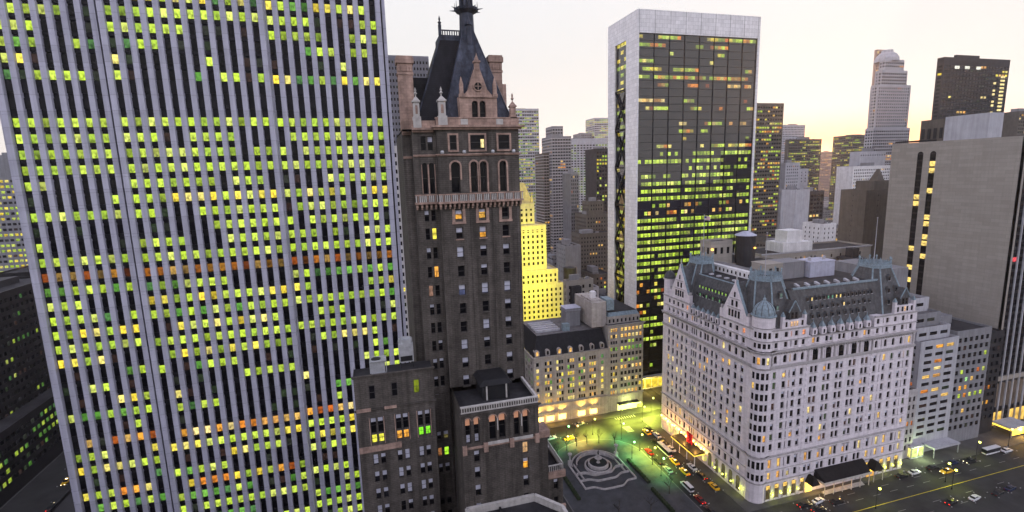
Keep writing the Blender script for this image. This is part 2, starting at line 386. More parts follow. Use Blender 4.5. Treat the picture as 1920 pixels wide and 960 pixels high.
# kerb edge of the plaza and lane paint
mb = MB()
for i in range(len(pz)):
    a, b = Vector((*pz[i], 0)), Vector((*pz[(i + 1) % len(pz)], 0)); d = (b - a).normalized(); n = Vector((d.y, -d.x, 0))
    mb.prism([tuple((a)[:2]), tuple((b)[:2]), tuple((b - n * .35)[:2]), tuple((a - n * .35)[:2])], .14, .17, 0)
o = mb.build('kerb', 'kerb'); o['kind'] = 'structure'
sheet('road_marking', [(100, 118.9), (420, 119.9), (420, 120.12), (100, 119.12)], .008, 'painty')
mb = MB()
for k in range(34):
    x = 128 + k * 8.2
    for yy in (123.6, 127.0, 114.6, 111.0):
        if (k + int(yy)) % 2 or yy == 123.6: mb.face([(x, yy, .008), (x + 3.6, yy, .008), (x + 3.6, yy + .13, .008), (x, yy + .13, .008)], 0)
for k in range(9):
    mb.face([(108.2 + k * 1.25, 205.2, .008), (108.6 + k * 1.25, 205.2, .008), (108.6 + k * 1.25, 207.5, .008), (108.2 + k * 1.25, 207.5, .008)], 0)
    mb.face([(107.6, 193 + k * .0 + k * 1.1, .008), (111, 193 + k * 1.1, .008), (111, 193.5 + k * 1.1, .008), (107.6, 193.5 + k * 1.1, .008)], 0) if k < 5 else None
    mb.face([(62 + k * 1.1, 181.5, .008), (62.5 + k * 1.1, 181.5, .008), (62.5 + k * 1.1, 185, .008), (62 + k * 1.1, 185, .008)], 0)
o = mb.build('road_marking', 'paintw'); o['kind'] = 'structure'

# ================================================================== MARBLE OFFICE TOWER
T = thing('office_tower', 'huge white striped office tower with green-yellow lit offices between marble piers, filling the left side', 'office tower', (-39, 157, 0))
YB = {0: 157.0, 1: 155.0, 2: 157.0}
secs = [(0, [-83.1 + 3.08 * k for k in range(7)]), (1, [-59.1 + 3.035 * k for k in range(12)]), (2, [-22.3 + 3.03 * k for k in range(10)])]
rowz = [136.2 - 3.97 * k for k in range(33)]; rowz = [z for z in rowz if z > 8]
upz = [147.8 + 3.88 * k for k in range(17)]
# lit share and palettes of each floor, counted down from the mechanical floors
LO = [(.85, (LIME,)), (.75, (LIME,)), (.72, (LIME,)), (.9, (LIME,)), (.72, (LIME,)), (.62, (LIME, YEL)), (.85, (LIME,)), (.72, (LIME,)), (.42, (LIME,)), (.9, (LIME,)),
      (.95, None), (.85, (LIME, LIME, GRN)), (.72, (YEL, LIME)), (.8, (LIME, LIME, GRN, LIME)), (.62, (LIME, LIME, YEL)), (.85, (LIME,)), (.72, (LIME, YEL)), (.4, (LIME, GRN)), (.4, (LIME,)), (.5, (LIME, YEL)),
      (.28, (LIME, GRN)), (.32, (LIME,)), (.7, (ORA, ORA, WRM)), (.72, (LIME, LIME, YEL)), (.4, (YEL, LIME, LIME)), (.4, (LIME, LIME, GRN, LIME)), (.5, (YEL, LIME, ORA)), (.65, (LIME, GRN)), (.7, (LIME,)), (.7, (LIME, GRN)), (.6, (LIME,)), (.5, (LIME,)), (.5, (LIME,)), (.5, (LIME,))]
UP = [(.5, (LIME, LIME, YEL, GRN)), (.45, (LIME, YEL, GRN)), (.42, (LIME, GRN)), (.72, (LIME,)), (.8, (LIME,)), (.62, (LIME, YEL, GRN))] + [(.6, (LIME, YEL))] * 20
TT = 215
wb = MB(); prs = []
for s, xs in secs:
    y = YB[s]; fr = north(0, y); x0 = xs[0] - 1.53; x1 = xs[-1] + 1.53
    wb.box(x0 - (.0 if s else 1.2), x1 + (0 if s < 2 else 1.2), y + 1.0, 191, 0, TT, 0)
    for x in xs:                                                  # spandrels and mullion fins between piers
        for z in rowz + upz:
            wb.obox(fr, x - .78, x + .78, z - 2.2, z - 1.22, -.995, -.72, 0)
        for dz in (139.6, 143.5): wb.obox(fr, x - .78, x + .78, dz, dz + 2.6, -.995, -.75, 0)
    edge = [x - 1.53 for x in xs] + [xs[-1] + 1.53]
    for k, x in enumerate(edge):
        wdt = .79
        if s == 0 and k == 0: x -= .3
        pm = MB(); e0 = x - wdt; e1 = x + wdt
        if s == 1 and k == 12: e1 += .0
        if s == 2 and k == 0: e0 = x - .2
        z = 0
        f = .14
        P = fr.p
        pts = [(e0, .998), (e1, .998), (e1 - f, 0), (e0 + f, 0)]
        pts = [(px, y + n) for px, n in pts]
        zz = [0] + [136.2 + 1.985 - 3.97 * k for k in range(33, -1, -1)] + [147.8 + 1.94 + 3.88 * k for k in range(18)]
        zz = [q for q in zz if 0 <= q < TT] + [TT]
        for a, b in zip(zz, zz[1:]):
            pm.loft([(pts[3][0], pts[3][1]), (pts[2][0], pts[2][1]), (pts[1][0], pts[1][1]), (pts[0][0], pts[0][1])], a, [(pts[3][0], pts[3][1]), (pts[2][0], pts[2][1]), (pts[1][0], pts[1][1]), (pts[0][0], pts[0][1])], b - .05, 0, True)
        pm.build('pier', 'marble', T)
    for rows, tabl in ((rowz, LO), (upz, UP)):
        for j, z in enumerate(rows):
            p, pal = tabl[j]; p = min(.97, p * 1.02); on = rnd.random() < p
            for x in xs:
                if rnd.random() < .34: on = rnd.random() < p
                g = None
                if on:
                    if pal is None: g = col(ORA, k=rnd.choice((.12, .2, .35, .5)))
                    else:
                        g = col(*pal, k=rnd.choice((.95, 1.05, 1.1, .6)))
                elif rnd.random() < .2: g = col(DIM)
                win(T, fr, x - .70, x + .70, z - 1.08, z + 1.12, -.70, g, 'plain')
wb.face([(-84, 158, TT + .01), (6, 158, TT + .01), (6, 190, TT + .01), (-84, 190, TT + .01)], 0)
wb.build('wall', 'gm_dark', T)
pm = MB()
for k in range(11): 
    yy = 159 + k * 3.05; pm.box(7.7, 8.6, yy - .7, yy + .7, 0, TT); pm.box(-86.6, -85.9, yy - .7, yy + .7, 0, TT)
pm.build('side_piers', 'marble', T)
finish(T)

# ================================================================== BROWN CHATEAU-ROOFED HOTEL TOWER
T = thing('hotel_tower', 'tall dark brick hotel tower with steep slate roof, pink gothic dormer and spire', 'hotel tower', (16, 92, 0))
wb = MB(); tr = MB()
N0 = north(0, 85.0); N1 = north(0, 86.2); N2 = north(0, 88.0)
XL, XR = 11.6, 25.8
def shd(p=.5): return lambda i, j: rnd.choice((.35, .45, .55, .9)) if rnd.random() < p else 0
WARM1 = {(1, 0): (.9, .55, .12), (0, 1): (.9, .42, .06), (1, 1): (.95, .45, .06)}
rz = [110.1 - 3.36 * k for k in range(9)]
rows = [(z - 1.0, z + 1.0) for z in rz[::-1]] + [(112.3, 114.0), ]
cols = [(14.1, 15.3), (18.25, 19.45), (22.4, 23.6)]
colsN = [(a, b) for a, b in cols]
ltm = {(1, 8): (.95, .42, .05), (0, 9): (.8, .38, .05), (1, 9): (.95, .5, .08)}
def lt(i, j): return ltm.get((i, j)) or ((.06, .07, .14) if j in (5,) else None)
fac(T, wb, N0, XR, 82.2, 116.3, colsN, [(z - 1.0, z + 1.0) for z in rz[::-1]] + [(112.45, 114.15)], .45, 0, None, lt, 'sash', shd(.6), u_start=XL)
for x in (11.75, 16.9, 20.85, 25.3): tr.obox(N0, x - .2 if x > 12 else 11.6, x + .2, 82.3, 114.2, .004, .16, 1)   # brick pilaster strips
for a, b in cols:
    for z in rz: tr.obox(N0, a - .12, b + .12, z - 1.22, z - 1.0, .004, .16, 1 if z < 107 else 0)
    tr.obox(N0, a - .55, a - .06, 112.1, 114.3, .004, .1, 0); tr.obox(N0, b + .06, b + .55, 112.1, 114.3, .004, .1, 0); tr.obox(N0, a - .6, b + .6, 111.7, 112.1, .004, .22, 0)
# belvedere level with tall arched openings
AR = [(13.75, 15.25), (17.1, 18.25), (18.75, 19.9), (22.2, 23.4)]
fac(T, wb, N0, XR, 116.3, 128.0, AR, [(117.0, 122.2)], .6, 0, None, lambda i, j: None, 'sash', lambda i, j: 0, arch=1, u_start=XL)
for a, b in AR:
    c = (a + b) / 2; r = (b - a) / 2; zs = 122.2 - r
    for s in (-1, 1):
        x = c + s * (r + .17); tr.obox(N0, x - .14, x + .14, 117.0 + (2.2 if r > .7 else 0), zs, .006, .14, 0)
        P = N0.p
        for k in range(6):
            t0, t1 = math.pi / 2 * k / 6, math.pi / 2 * (k + 1) / 6
            q = lambda rr, t, n: P(c + s * rr * math.cos(t), zs + rr * math.sin(t), n)
            tr.hexa([q(r + .03, t0, .006), q(r + .32, t0, .006), q(r + .32, t0, .16), q(r + .03, t0, .16), q(r + .03, t1, .006), q(r + .32, t1, .006), q(r + .32, t1, .16), q(r + .03, t1, .16)], 0)
mbp = MB(); mbp.obox(N0, 18.3, 18.7, 117.0, 121.4, -.3, .1, 0); mbp.build('column', 'terracotta', T)
# attic row
wb2 = [(13.7, 14.9), (17.2, 19.7), (22.1, 24.1)]
for a, b in wb2:
    win(T, N0, a, b, 124.2, 126.6, .05, None, 'sash', 0)
    for e in (a - .3, b): tr.obox(N0, e, e + .3, 123.9, 126.9, .006, .2, 0)
    tr.obox(N0, a, b, 123.85, 124.15, .006, .2, 0); tr.obox(N0, a, b, 126.62, 126.9, .006, .2, 0)
win(T, N0, 19.0, 19.6, 124.5, 125.9, .12, (1.0, .8, .35), 'plain')
moulding(tr, N0, XL, XR, 123.2, .35, .35, 0)
moulding(tr, N0, XL, XR, 127.5, .7, .9, 0)
# set-back bay to the left of the main bay
EW = [(9.0, 9.8), (10.15, 10.95)]
ltm2 = {(1, 8): (1.0, .85, .12), (1, 6): (1, .5, .1), (0, 5): (.3, .18, .14)}
fac(T, wb, N1, 11.62, 60, 116.3, EW, [(z - 1.0, z + 1.0) for z in [110.1 - 3.36 * k for k in range(14)][::-1]] + [(112.3, 114.2)], .4, 0, None,
    lambda i, j: {(1, 13): (1.0, .85, .10), (1, 11): (1, .45, .08), (0, 10): (.25, .14, .1)}.get((i, j)), 'sash', lambda i, j: rnd.choice((0, 0, .4, .3)), u_start=7.7)
fac(T, wb, N1, 11.62, 116.3, 127.6, [(9.05, 9.95), (10.2, 11.1)], [(117.0, 122.2), (124.2, 126.6)], .5, 0, None, None, 'sash', lambda i, j: .4 if (i + j) == 2 else 0, u_start=7.7, archrows=(0,))
for a, b in ((9.05, 9.95), (10.2, 11.1)):
    for x in (a - .13, b + .01): tr.obox(N1, x, x + .12, 117, 121.9, .006, .12, 0)
moulding(tr, N1, 7.7, 11.4, 123.2, .35, .35, 0, False); moulding(tr, N1, 7.7, 11.2, 127.2, .7, .8, 0, False)
# far left shoulder, side walls, back
wb.box(6.2, 7.7, 88, 104, 60, 127.4, 0)
P = [(7.7, 86.2), (7.7, 104), (25.8, 104), (25.8, 85.0)]
wb.face([(7.7, 88, 60), (7.7, 86.2, 60), (7.7, 86.2, 127.6), (7.7, 88, 127.6)], 0)
wb.face([(11.6, 86.2, 60), (11.6, 85, 60), (11.6, 85, 128), (11.6, 86.2, 128)], 0)
wb.face([(25.8, 85, 60), (25.8, 104, 60), (25.8, 104, 128), (25.8, 85, 128)], 0)
wb.face([(7.7, 104, 60), (25.8, 104, 60), (25.8, 104, 128), (7.7, 104, 128)], 0)
wb.face([(6.2, 86, 127.7), (25.8, 86, 127.7), (25.8, 104, 127.7), (6.2, 104, 127.7)], 0)
moulding(tr, N2, 6.2, 7.7, 126.9, .6, .5, 0, False); moulding(tr, N2, 6.2, 7.7, 123.0, .4, .3, 0, False)
# balcony with corbels
for fr, a, b in ((N0, XL - .3, XR + .3), (N1, 7.5, XL - .35)):
    bl = MB(); bl.obox(fr, a, b, 115.3, 115.65, .01, 1.15, 0); bl.obox(fr, a, b, 116.75, 116.95, .9, 1.15, 0)
    k = a + .2
    while k < b:
        bl.obox(fr, k - .09, k + .09, 115.65, 116.75, .95, 1.08, 1 if int(k * 3) % 4 else 0); k += .32
    k = a + .35
    while k < b:
        bl.obox(fr, k - .17, k + .17, 114.7, 115.3, .01, .8, 0); bl.obox(fr, k - .14, k + .14, 114.35, 114.7, .01, .45, 0); k += .78
    bl.build('balcony', ['terracotta', 'palestone'], T)
# parapet
pp = MB(); pp.obox(N0, XL, XR, 128.2, 129.3, -.5, .3, 0); pp.obox(N0, XL - .1, XR + .1, 129.3, 129.5, -.6, .4, 0); pp.obox(N1, 7.7, XL, 127.9, 129.1, -.5, .2, 0)
for x in (16.3, 20.4 + 2): pp.obox(N0, x - .6, x + .6, 128.3, 129.2, .31, .4, 1)
pp.build('parapet', ['terracotta', 'palestone'], T)
for nm, x, y, wd, z1, mt in (('pinnacle', 12.7, 85.0, .75, 132.0, 'palestone'), ('pinnacle', 8.65, 86.2, .65, 132.0, 'palestone'), ('pinnacle', 24.9, 85.2, .6, 131.2, 'terracotta')):
    p = MB(); p.box(x - wd, x + wd, y - wd, y + wd, 127.9, 129.7); p.box(x - wd * .75, x + wd * .75, y - wd * .75, y + wd * .75, 129.7, z1)
    p.box(x - wd * .28, x + wd * .28, y - wd * .8, y - wd * .76, 130.1, z1 - .5, 1)
    p.box(x - wd, x + wd, y - wd, y + wd, z1, z1 + .25); p.frust((x - wd * .9, x + wd * .9, y - wd * .9, y + wd * .9), z1 + .25, (x - .12, x + .12, y - .12, y + .12), z1 + .9)
    p.lathe((x, y, z1 + .9), [(.1, 0), (.1, .3), (.3, .5), (.12, .8), (.2, 1.0), (.02, 1.5)], 8)
    p.build(nm, [mt, 'terracotta'], T)
# chimneys
for x0, x1, y0, z0, z1 in ((6.2, 8.6, 88.0, 127.7, 139.7), (22.8, 25.1, 92.0, 128, 141.2)):
    c = MB(); d = 2.2
    c.box(x0, x1, y0, y0 + d, z0, z1 - 2.6); c.box(x0 - .12, x1 + .12, y0 - .12, y0 + d + .12, z1 - 3.0, z1 - 2.6)
    for k in range(5):
        xa = x0 + (x1 - x0) * (k + .1) / 5; c.box(xa, xa + .3, y0 - .17, y0, z1 - 2.5, z1 - 1.6); 
    c.box(x0 - .02, x1 + .02, y0 - .02, y0 + d, z1 - 2.6, z1 - 1.2); c.box(x0 - .25, x1 + .25, y0 - .25, y0 + d + .25, z1 - 1.2, z1 - .3); c.box(x0 - .1, x1 + .1, y0 - .1, y0 + d + .1, z1 - .3, z1)
    if x0 > 10: c.box(x1 + .02, x1 + .7, y0, y0 + d, z0, z1 - 5)
    c.build('chimney', 'terracotta', T)
# roofs
rf = MB(); rf.frust((8.4, 24.4, 88, 103.5), 127.8, (14.3, 18.8, 93, 98), 144.2)
rf.box(8.65, 13.2, 91.5, 100, 127.8, 136.9)
rf.build('roof', 'slate', T)
rf2 = MB(); A = [(13.0, 85.9), (25.3, 85.9), (25.3, 98), (13.0, 98)]; B = [(18.2, 91.2), (19.6, 91.2), (19.6, 92.6), (18.2, 92.6)]
rf2.loft(A, 128.2, B, 145.6)
rf2.build('roof', 'leadblue', T)
rd = MB()
for (a, b) in (((13.0, 85.9, 128.3), (18.2, 91.2, 145.6)), ((25.3, 85.9, 128.3), (19.6, 91.2, 145.6)), ((8.4, 88, 128), (14.3, 93, 144.2))): rd.tube(a, b, .13, .1, 6)
rd.box(14.1, 18.4, 92.8, 98.2, 143.6, 144.5); 
k = 14.2
while k < 18: rd.box(k, k + .18, 92.85, 93.0, 144.5, 145.2); k += .42
rd.box(14.1, 18, 92.8, 93.05, 145.2, 145.38); rd.box(14.0, 14.5, 92.7, 93.2, 144.4, 146.2); rd.lathe((14.25, 92.95, 146.2), [(.12, 0), (.35, .35), (.1, .6), (.2, .9), (.02, 1.5)], 8)
rd.build('ridge_cresting', 'leadblue', T)
# lantern spire
sp = MB(); c = (18.9, 91.9, 0)
sp.lathe(c, [(1.45, 140), (1.3, 146), (1.25, 147.8)], 8, 0, False); sp.lathe(c, [(1.25, 147.8), (2.1, 148.3), (2.2, 148.7), (1.2, 149.0)], 8, 0, False)
for k in range(8):
    t = R(45 * k + 22.5); sp.tube((18.9 + 1.9 * math.cos(t), 91.9 + 1.9 * math.sin(t), 148.5), (18.9 + 3.0 * math.cos(t), 91.9 + 3.0 * math.sin(t), 148.6), .16, .03, 5)
    sp.tube((18.9 + 2.0 * math.cos(t), 91.9 + 2.0 * math.sin(t), 148.7), (18.9 + 2.0 * math.cos(t), 91.9 + 2.0 * math.sin(t), 149.8), .08, .02, 5)
    sp.tube((18.9 + 1.0 * math.cos(t), 91.9 + 1.0 * math.sin(t), 149), (18.9 + .95 * math.cos(t), 91.9 + .95 * math.sin(t), 154), .22, .2, 6)
sp.lathe(c, [(.35, 149), (.35, 154)], 6); sp.lathe(c, [(1.5, 154), (1.4, 154.6), (.9, 156), (.1, 166)], 8, 0, False)
sp.lathe((18.9, 90.6, 142.5), [(.5, 0), (.5, 3), (.7, 3.2), (.3, 4), (.05, 5)], 8)
sp.build('spire', 'leadblue', T)
# gothic dormer
D = MB(); FD = north(0, 84.9)
D.obox(FD, 15.7, 17.35, 127.9, 132.9, -3, .0); D.obox(FD, 20.45, 22.1, 127.9, 132.9, -3, 0)
wall(D, FD, 20.45, 128.2, 132.9, [(17.75, 18.8), (19.1, 20.15)], [(128.3, 132.2)], .7, 0, u_start=17.35)
for a, b in ((17.75, 18.8), (19.1, 20.15)):
    win(T, FD, a, b, 128.3, 132.2, -.6, None, 'sash', 0, 1)
    cc = (a + b) / 2; r = .525; zz = 132.2 - r
    for s in (-1, 1):
        arc = [FD.p(cc + s * r * math.cos(t), zz + r * math.sin(t), -.02) for t in [math.pi / 2 * k / 5 for k in range(6)]]
        for k in range(5): D.face([FD.p(cc + s * r, 132.2, -.02), arc[k], arc[k + 1]], 0)
g = [FD.p(16.3, 132.9), FD.p(21.5, 132.9), FD.p(20.5, 134.0), FD.p(19.35, 137.3), FD.p(18.45, 137.3), FD.p(17.3, 134.0)]
h = [p + Vector((0, 1.2, 0)) for p in g]
D.face(g, 0); D.face(h[::-1], 0)
for i in range(6): D.face([g[i], h[i], h[(i + 1) % 6], g[(i + 1) % 6]], 0)
D.obox(FD, 15.6, 22.2, 132.7, 133.0, .005, .25, 0)
D.tube(FD.p(18.9, 134.5, .0), FD.p(18.9, 134.5, .2), .82, .82, 16, 0); D.tube(FD.p(18.9, 134.5, .15), FD.p(18.9, 134.5, .23), .62, .62, 16, 1)
D.obox(FD, 18.84, 18.96, 133.95, 135.05, .235, .28, 0); D.obox(FD, 18.35, 19.45, 134.44, 134.56, .235, .28, 0)
D.box(18.5, 19.3, 84.8, 85.6, 137.1, 138.5); D.box(18.35, 19.45, 84.65, 85.75, 138.3, 138.6); D.lathe((18.9, 85.2, 138.6), [(.4, 0), (.3, .5), (.1, .9), (.02, 1.3)], 6)
for x in (16.1, 21.8):
    D.box(x - .3, x + .3, 84.7, 85.3, 132.9, 134.8); D.frust((x - .3, x + .3, 84.7, 85.3), 134.8, (x - .04, x + .04, 84.95, 85.05), 136.0)
    D.box(x - .42, x + .42, 84.6, 85.4, 132.9, 133.3)
rr = MB(); rr.loft([(16.3, 86.1), (21.5, 86.1), (21.5, 90), (16.3, 90)], 132.9, [(18.8, 86.1), (19.0, 86.1), (19.0, 90.4), (18.8, 90.4)], 138.2)
dm = D.build('dormer', ['terracotta', 'glass'], T); rr.build('dormer_roof', 'leadblue', dm)
# small flood lamps on the attic ledge
for x in (12.3, 16.0, 20.9, 24.6):
    q = MB(); q.lathe((x, 84.2, 123.55), [(.0, 0), (.28, .05), (.32, .3), (.25, .5), (0, .55)], 8); q.build('flood_lamp', 'metal', T)
# ---- lower block in front of the tower
NB = north(0, 76.0)
AC = [(12.55, 13.45), (14.0, 14.9), (16.6, 17.8), (18.25, 19.45), (20.9, 21.9), (22.45, 23.5)]
CUR = (.34, .16, .08)
def lowblk():
    z_ar = (75.9, 80.4)
    rows = [(z - 1.05, z + 1.05) for z in (50.4, 53.7, 57, 60.4, 63.8, 67.2, 70.5, 73.45)]
    fac(T, wb, NB, 25.3, 0, 75.0, [(13.8, 14.8), (22.3, 23.3)], rows, .4, 0, None, lambda i, j: {(1, 6): (.95, .42, .05), (1, 7): (.55, .33, .16)}.get((i, j)), 'sash', lambda i, j: rnd.choice((.4, .9, .5)) if i == 0 else rnd.choice((0, .4)), u_start=11.9)
    wall(wb, NB, 25.3, 75.0, 82.3, AC, [z_ar], .6, 0, u_start=11.9)
    for i, (a, b) in enumerate(AC):
        c = (a + b) / 2; r = (b - a) / 2; zz = 80.4 - r
        win(T, NB, a, b, 75.9, 80.4, -.55, None, 'sash', 0, 1)
        q = MB(); q.face([NB.p(a + .08, 79.0, -.5), NB.p(b - .08, 79.0, -.5), NB.p(b - .08, zz, -.5)] + [NB.p(c + (r - .08) * math.cos(t), zz + (r - .08) * math.sin(t), -.5) for t in [math.pi * k / 6 for k in range(1, 6)]] + [NB.p(a + .08, zz, -.5)], 0)
        q.build('curtain', glow_curtain, T)
        if i < 2: win(T, NB, a + .1, b - .1, 75.9, 77.4, -.48, None, 'sash', .9)
        for s in (-1, 1):
            arc = [NB.p(c + s * r * math.cos(t), zz + r * math.sin(t), -.02) for t in [math.pi / 2 * k / 5 for k in range(6)]]
            for k in range(5): wb.face([NB.p(c + s * r, 80.4, -.02), arc[k], arc[k + 1]], 0)
            for k in range(6):
                t0, t1 = math.pi / 2 * k / 6, math.pi / 2 * (k + 1) / 6
                f = lambda rr, t, n: NB.p(c + s * rr * math.cos(t), zz + rr * math.sin(t), n)
                tr.hexa([f(r + .03, t0, .006), f(r + .2, t0, .006), f(r + .2, t0, .1), f(r + .03, t0, .1), f(r + .03, t1, .006), f(r + .2, t1, .006), f(r + .2, t1, .1), f(r + .03, t1, .1)], 0)
    for x in (17.95 + .0, 22.15): tr.obox(NB, x, x + .16, 77.6, 79.8, -.3, .1, 2)
    for x in (12.0, 15.6, 20.1, 24.6):
        tr.obox(NB, x - .1, x + .6, 74.2, 75.8, .006, .5, 0); tr.obox(NB, x, x + .5, 75.8, 81.2, .006, .18, 1)
    tr.obox(NB, 11.9, 25.3, 75.0, 75.35, .004, .25, 0)
    for a in (16.2, 20.5): tr.obox(NB, a, a + 3.6, 75.35, 75.85, .26, .4, 2)
    moulding(tr, NB, 11.9, 25.3, 80.9, .4, .35, 1)
    # parapet of open stonework
    pr = MB(); pr.obox(NB, 11.9, 25.3, 82.3, 82.5, -.4, .1); pr.obox(NB, 11.9, 25.3, 81.4, 81.6, .006, .1)
    x = 12.0
    while x < 25.2: pr.obox(NB, x, x + .14, 81.6, 82.3, .006, .08); x += .42
    pr.box(24.9, 25.3, 76.4, 85, 81.9, 82.5)
    pr.build('parapet', 'palestone', T)
    wb.face([(25.3, 76, 0), (25.3, 85, 0), (25.3, 85, 82.3), (25.3, 76, 82.3)], 0); wb.face([(11.9, 85, 0), (11.9, 76, 0), (11.9, 76, 82.3), (11.9, 85, 82.3)], 0)
    wb.face([(11.9, 76, 81.4), (25.3, 76, 81.4), (25.3, 85, 81.4), (11.9, 85, 81.4)], 3)
glow_curtain = glow('backlit_pink_curtain', (.50, .24, .14), .55)
lowblk()
# penthouse on the terrace
ph = MB(); ph.box(16.4, 21.2, 79.5, 84.9, 81.5, 84.2); ph.frust((15.9, 21.7, 79, 84.9), 84.2, (16.6, 21.0, 79.8, 84.9), 84.9)
ph.build('terrace_pavilion', 'blackmetal', T)
q = MB()
for x in (17.0, 20.5): q.box(x, x + .25, 79.3, 79.45, 81.5, 84.1)
q.build('terrace_pavilion_post', 'palestone', T)
# ---- east wing (left)
NW = north(0, 82.0)
WR = [(z - 1.0, z + 1.0) for z in (43, 46.4, 49.8, 53.1, 56.5, 59.8, 63.0, 66.2, 69.4, 72.6)]
WC = [(-2.45, -1.6), (-1.2, -.35), (1.6, 2.45), (2.85, 3.7), (5.3, 6.15), (6.5, 7.35)]
fac(T, wb, NW, 8.4, 0, 74.6, WC, WR, .35, 0, None, lambda i, j: None, 'sash', lambda i, j: rnd.choice((.5, .9, .45, .4)) if rnd.random() < .85 else 0, u_start=-4.6)
def wl(i, j):
    if j == 0: return (0.85, .8, .08) if i < 2 else (.95, .42, .06) if i < 4 else (.25, .85, .03)
    return None
WC2 = [(-2.45, -1.5), (-1.3, -.35), (1.7, 2.65), (2.85, 3.8), (5.4, 6.3), (6.6, 7.5)]
fac(T, wb, NW, 8.4, 74.6, 87.8, WC2, [(75.6, 77.2), (77.4, 80.2)], .4, 0, None, wl, 'sash', lambda i, j: .3 if j else 0, u_start=-4.6)
for i, x in enumerate((-.9 - 2.2, 2.75 - 2.2, 6.4 - 2.2)):
    win(T, NW, x + .8, x + 1.8, 83.6, 86.0, .03, (.16, .2, .01) if i == 2 else None, 'sash', 0)
for a in (-2.6, 1.55, 5.25):
    for x in (a, a + 2.35): tr.obox(NW, x - .06, x + .06, 75.4, 80.3, .006, .12, 0)
tr.obox(NW, -4.6, 2.4, 74.2, 75.2, .006, .25, 0); tr.obox(NW, 2.4, 8.4, 74.6, 75.0, .006, .12, 1)
moulding(tr, NW, -4.6, 8.4, 81.6, .35, .3, 1); tr.obox(NW, -4.5, -2.2, 81.6, 82.2, .31, .4, 0); tr.obox(NW, .0, 2.0, 81.6, 82.1, .31, .4, 0)
moulding(tr, NW, -4.6, 8.4, 87.4, .5, .3, 1)
for y0 in (0,):
    wb.face([(8.4, 82, 0), (8.4, 86.6, 0), (8.4, 86.6, 87.8), (8.4, 82, 87.8)], 0); wb.face([(-4.6, 86.6, 0), (-4.6, 82, 0), (-4.6, 82, 87.8), (-4.6, 86.6, 87.8)], 0); wb.face([(-4.6, 102, 0), (-4.6, 86.6, 0), (-4.6, 86.6, 79), (-4.6, 102, 79)], 0)
wb.face([(-4.6, 82, 87.4), (8.4, 82, 87.4), (8.4, 86.6, 87.4), (-4.6, 86.6, 87.4)], 3); wb.face([(-4.6, 86.6, 79), (8.4, 86.6, 79), (8.4, 102, 79), (-4.6, 102, 79)], 3)
wb.face([(-4.6, 86.6, 79), (8.4, 86.6, 79), (8.4, 86.6, 87.4), (-4.6, 86.6, 87.4)], 0); wb.face([(-4.6, 102, 0), (8.4, 102, 0), (8.4, 102, 79), (-4.6, 102, 79)], 0)
# recess wall between wing and low block
NR = north(0, 86.0)
fac(T, wb, NR, 12.0, 0, 80.9, [(8.8, 9.7), (10.1, 11.0)], WR, .3, 0, None, lambda i, j: {(1, 8): (.45, .9, .04), (0, 8): (.3, .12, .04), (1, 9): (.12, .1, .03)}.get((i, j)), 'sash', lambda i, j: rnd.choice((0, 0, .4)), u_start=8.4)
# ---- west terrace wing (right)
NT = north(0, 83.5)
fac(T, wb, NT, 32.5, 0, 63.0, [(27.7, 28.8), (30.6, 31.5)], [(z - 1.1, z + 1.1) for z in (39, 42.4, 45.8, 49.2, 52.4, 56.2, 60.0)], .35, 0, None, lambda i, j: (.8, .4, .08) if (i, j) == (0, 5) else None, 'sash', shd(.6), u_start=25.3)
wb.face([(32.5, 83.5, 0), (32.5, 104, 0), (32.5, 104, 63), (32.5, 83.5, 63)], 0)
wb.face([(25.3, 83.5, 62.2), (32.5, 83.5, 62.2), (32.5, 104, 62.2), (25.3, 104, 62.2)], 3)
wb.box(25.31, 28.3, 80.0, 104, 0, 72.5, 0)
tr.box(25.3, 28.6, 79.6, 83, 72.5, 73.8, 0)
tr.obox(NT, 27.6, 32.9, 61.6, 63.0, .006, .5, 0); tr.obox(NT, 25.6, 32.9, 54.4, 55.6, .006, .5, 0)
bl = MB()
for z in (64.1,): bl.box(27.9, 32.6, 83.2, 83.4, z, z + .2); bl.box(32.4, 32.6, 83.2, 98, z, z + .2)
for k in range(12): bl.box(28 + k * .4, 28.12 + k * .4, 83.25, 83.37, 63, 64.1)
for k in range(36): bl.box(32.45, 32.57, 83.5 + k * .4, 83.62 + k * .4, 62.5, 64.1)
bl.build('terrace_balustrade', 'palestone', T)
wo = wb.build('wall', ['sherry', 'terracotta', 'palestone', 'roofdark'], T); tr.build('stone_trim', ['terracotta', 'sherry', 'palestone'], T)
finish(T)
# things on the roofs
u = thing('parasol', 'pale blue and white striped parasol on the roof terrace beside the dark hotel tower', 'parasol', (29.3, 90, 62.2))
p = MB(); p.lathe((29.3, 90, 62.2), [(2.5, 2.6), (1.6, 3.3), (.5, 3.8), (0, 3.95)], 16, 0, False)
for i in range(len(p.m)): p.m[i] = (i // 3) % 2
p.build('canopy', ['white', 'copper'], u); p = MB(); p.tube((29.3, 90, 62.2), (29.3, 90, 66), .05, .05, 6); p.build('pole', 'metal', u)
u = thing('cooling_tower', 'round-topped grey cooling tower on the dark lower roof left of the hotel shaft', 'cooling tower', (4.3, 85.2, 87.6))
p = MB(); p.box(3.1, 5.5, 84.0, 86.4, 88.5, 91.8); p.build('casing', 'metal', u); p = MB(); p.box(3.3, 5.3, 83.96, 84.0, 88.7, 89.6); p.build('louvre', 'blackmetal', u)
p = MB(); p.lathe((4.3, 85.2, 91.8), [(1.2, 0), (1.2, .6), (1.0, .6), (1.0, .1), (0, .1)], 18); p.build('fan_ring', 'metal', u)
p = MB()
for a in (3.2, 5.3): p.box(a, a + .15, 84.2, 84.35, 87.2, 88.5); p.box(a, a + .15, 86.1, 86.25, 87.2, 88.5)
p.build('leg', 'blackmetal', u)
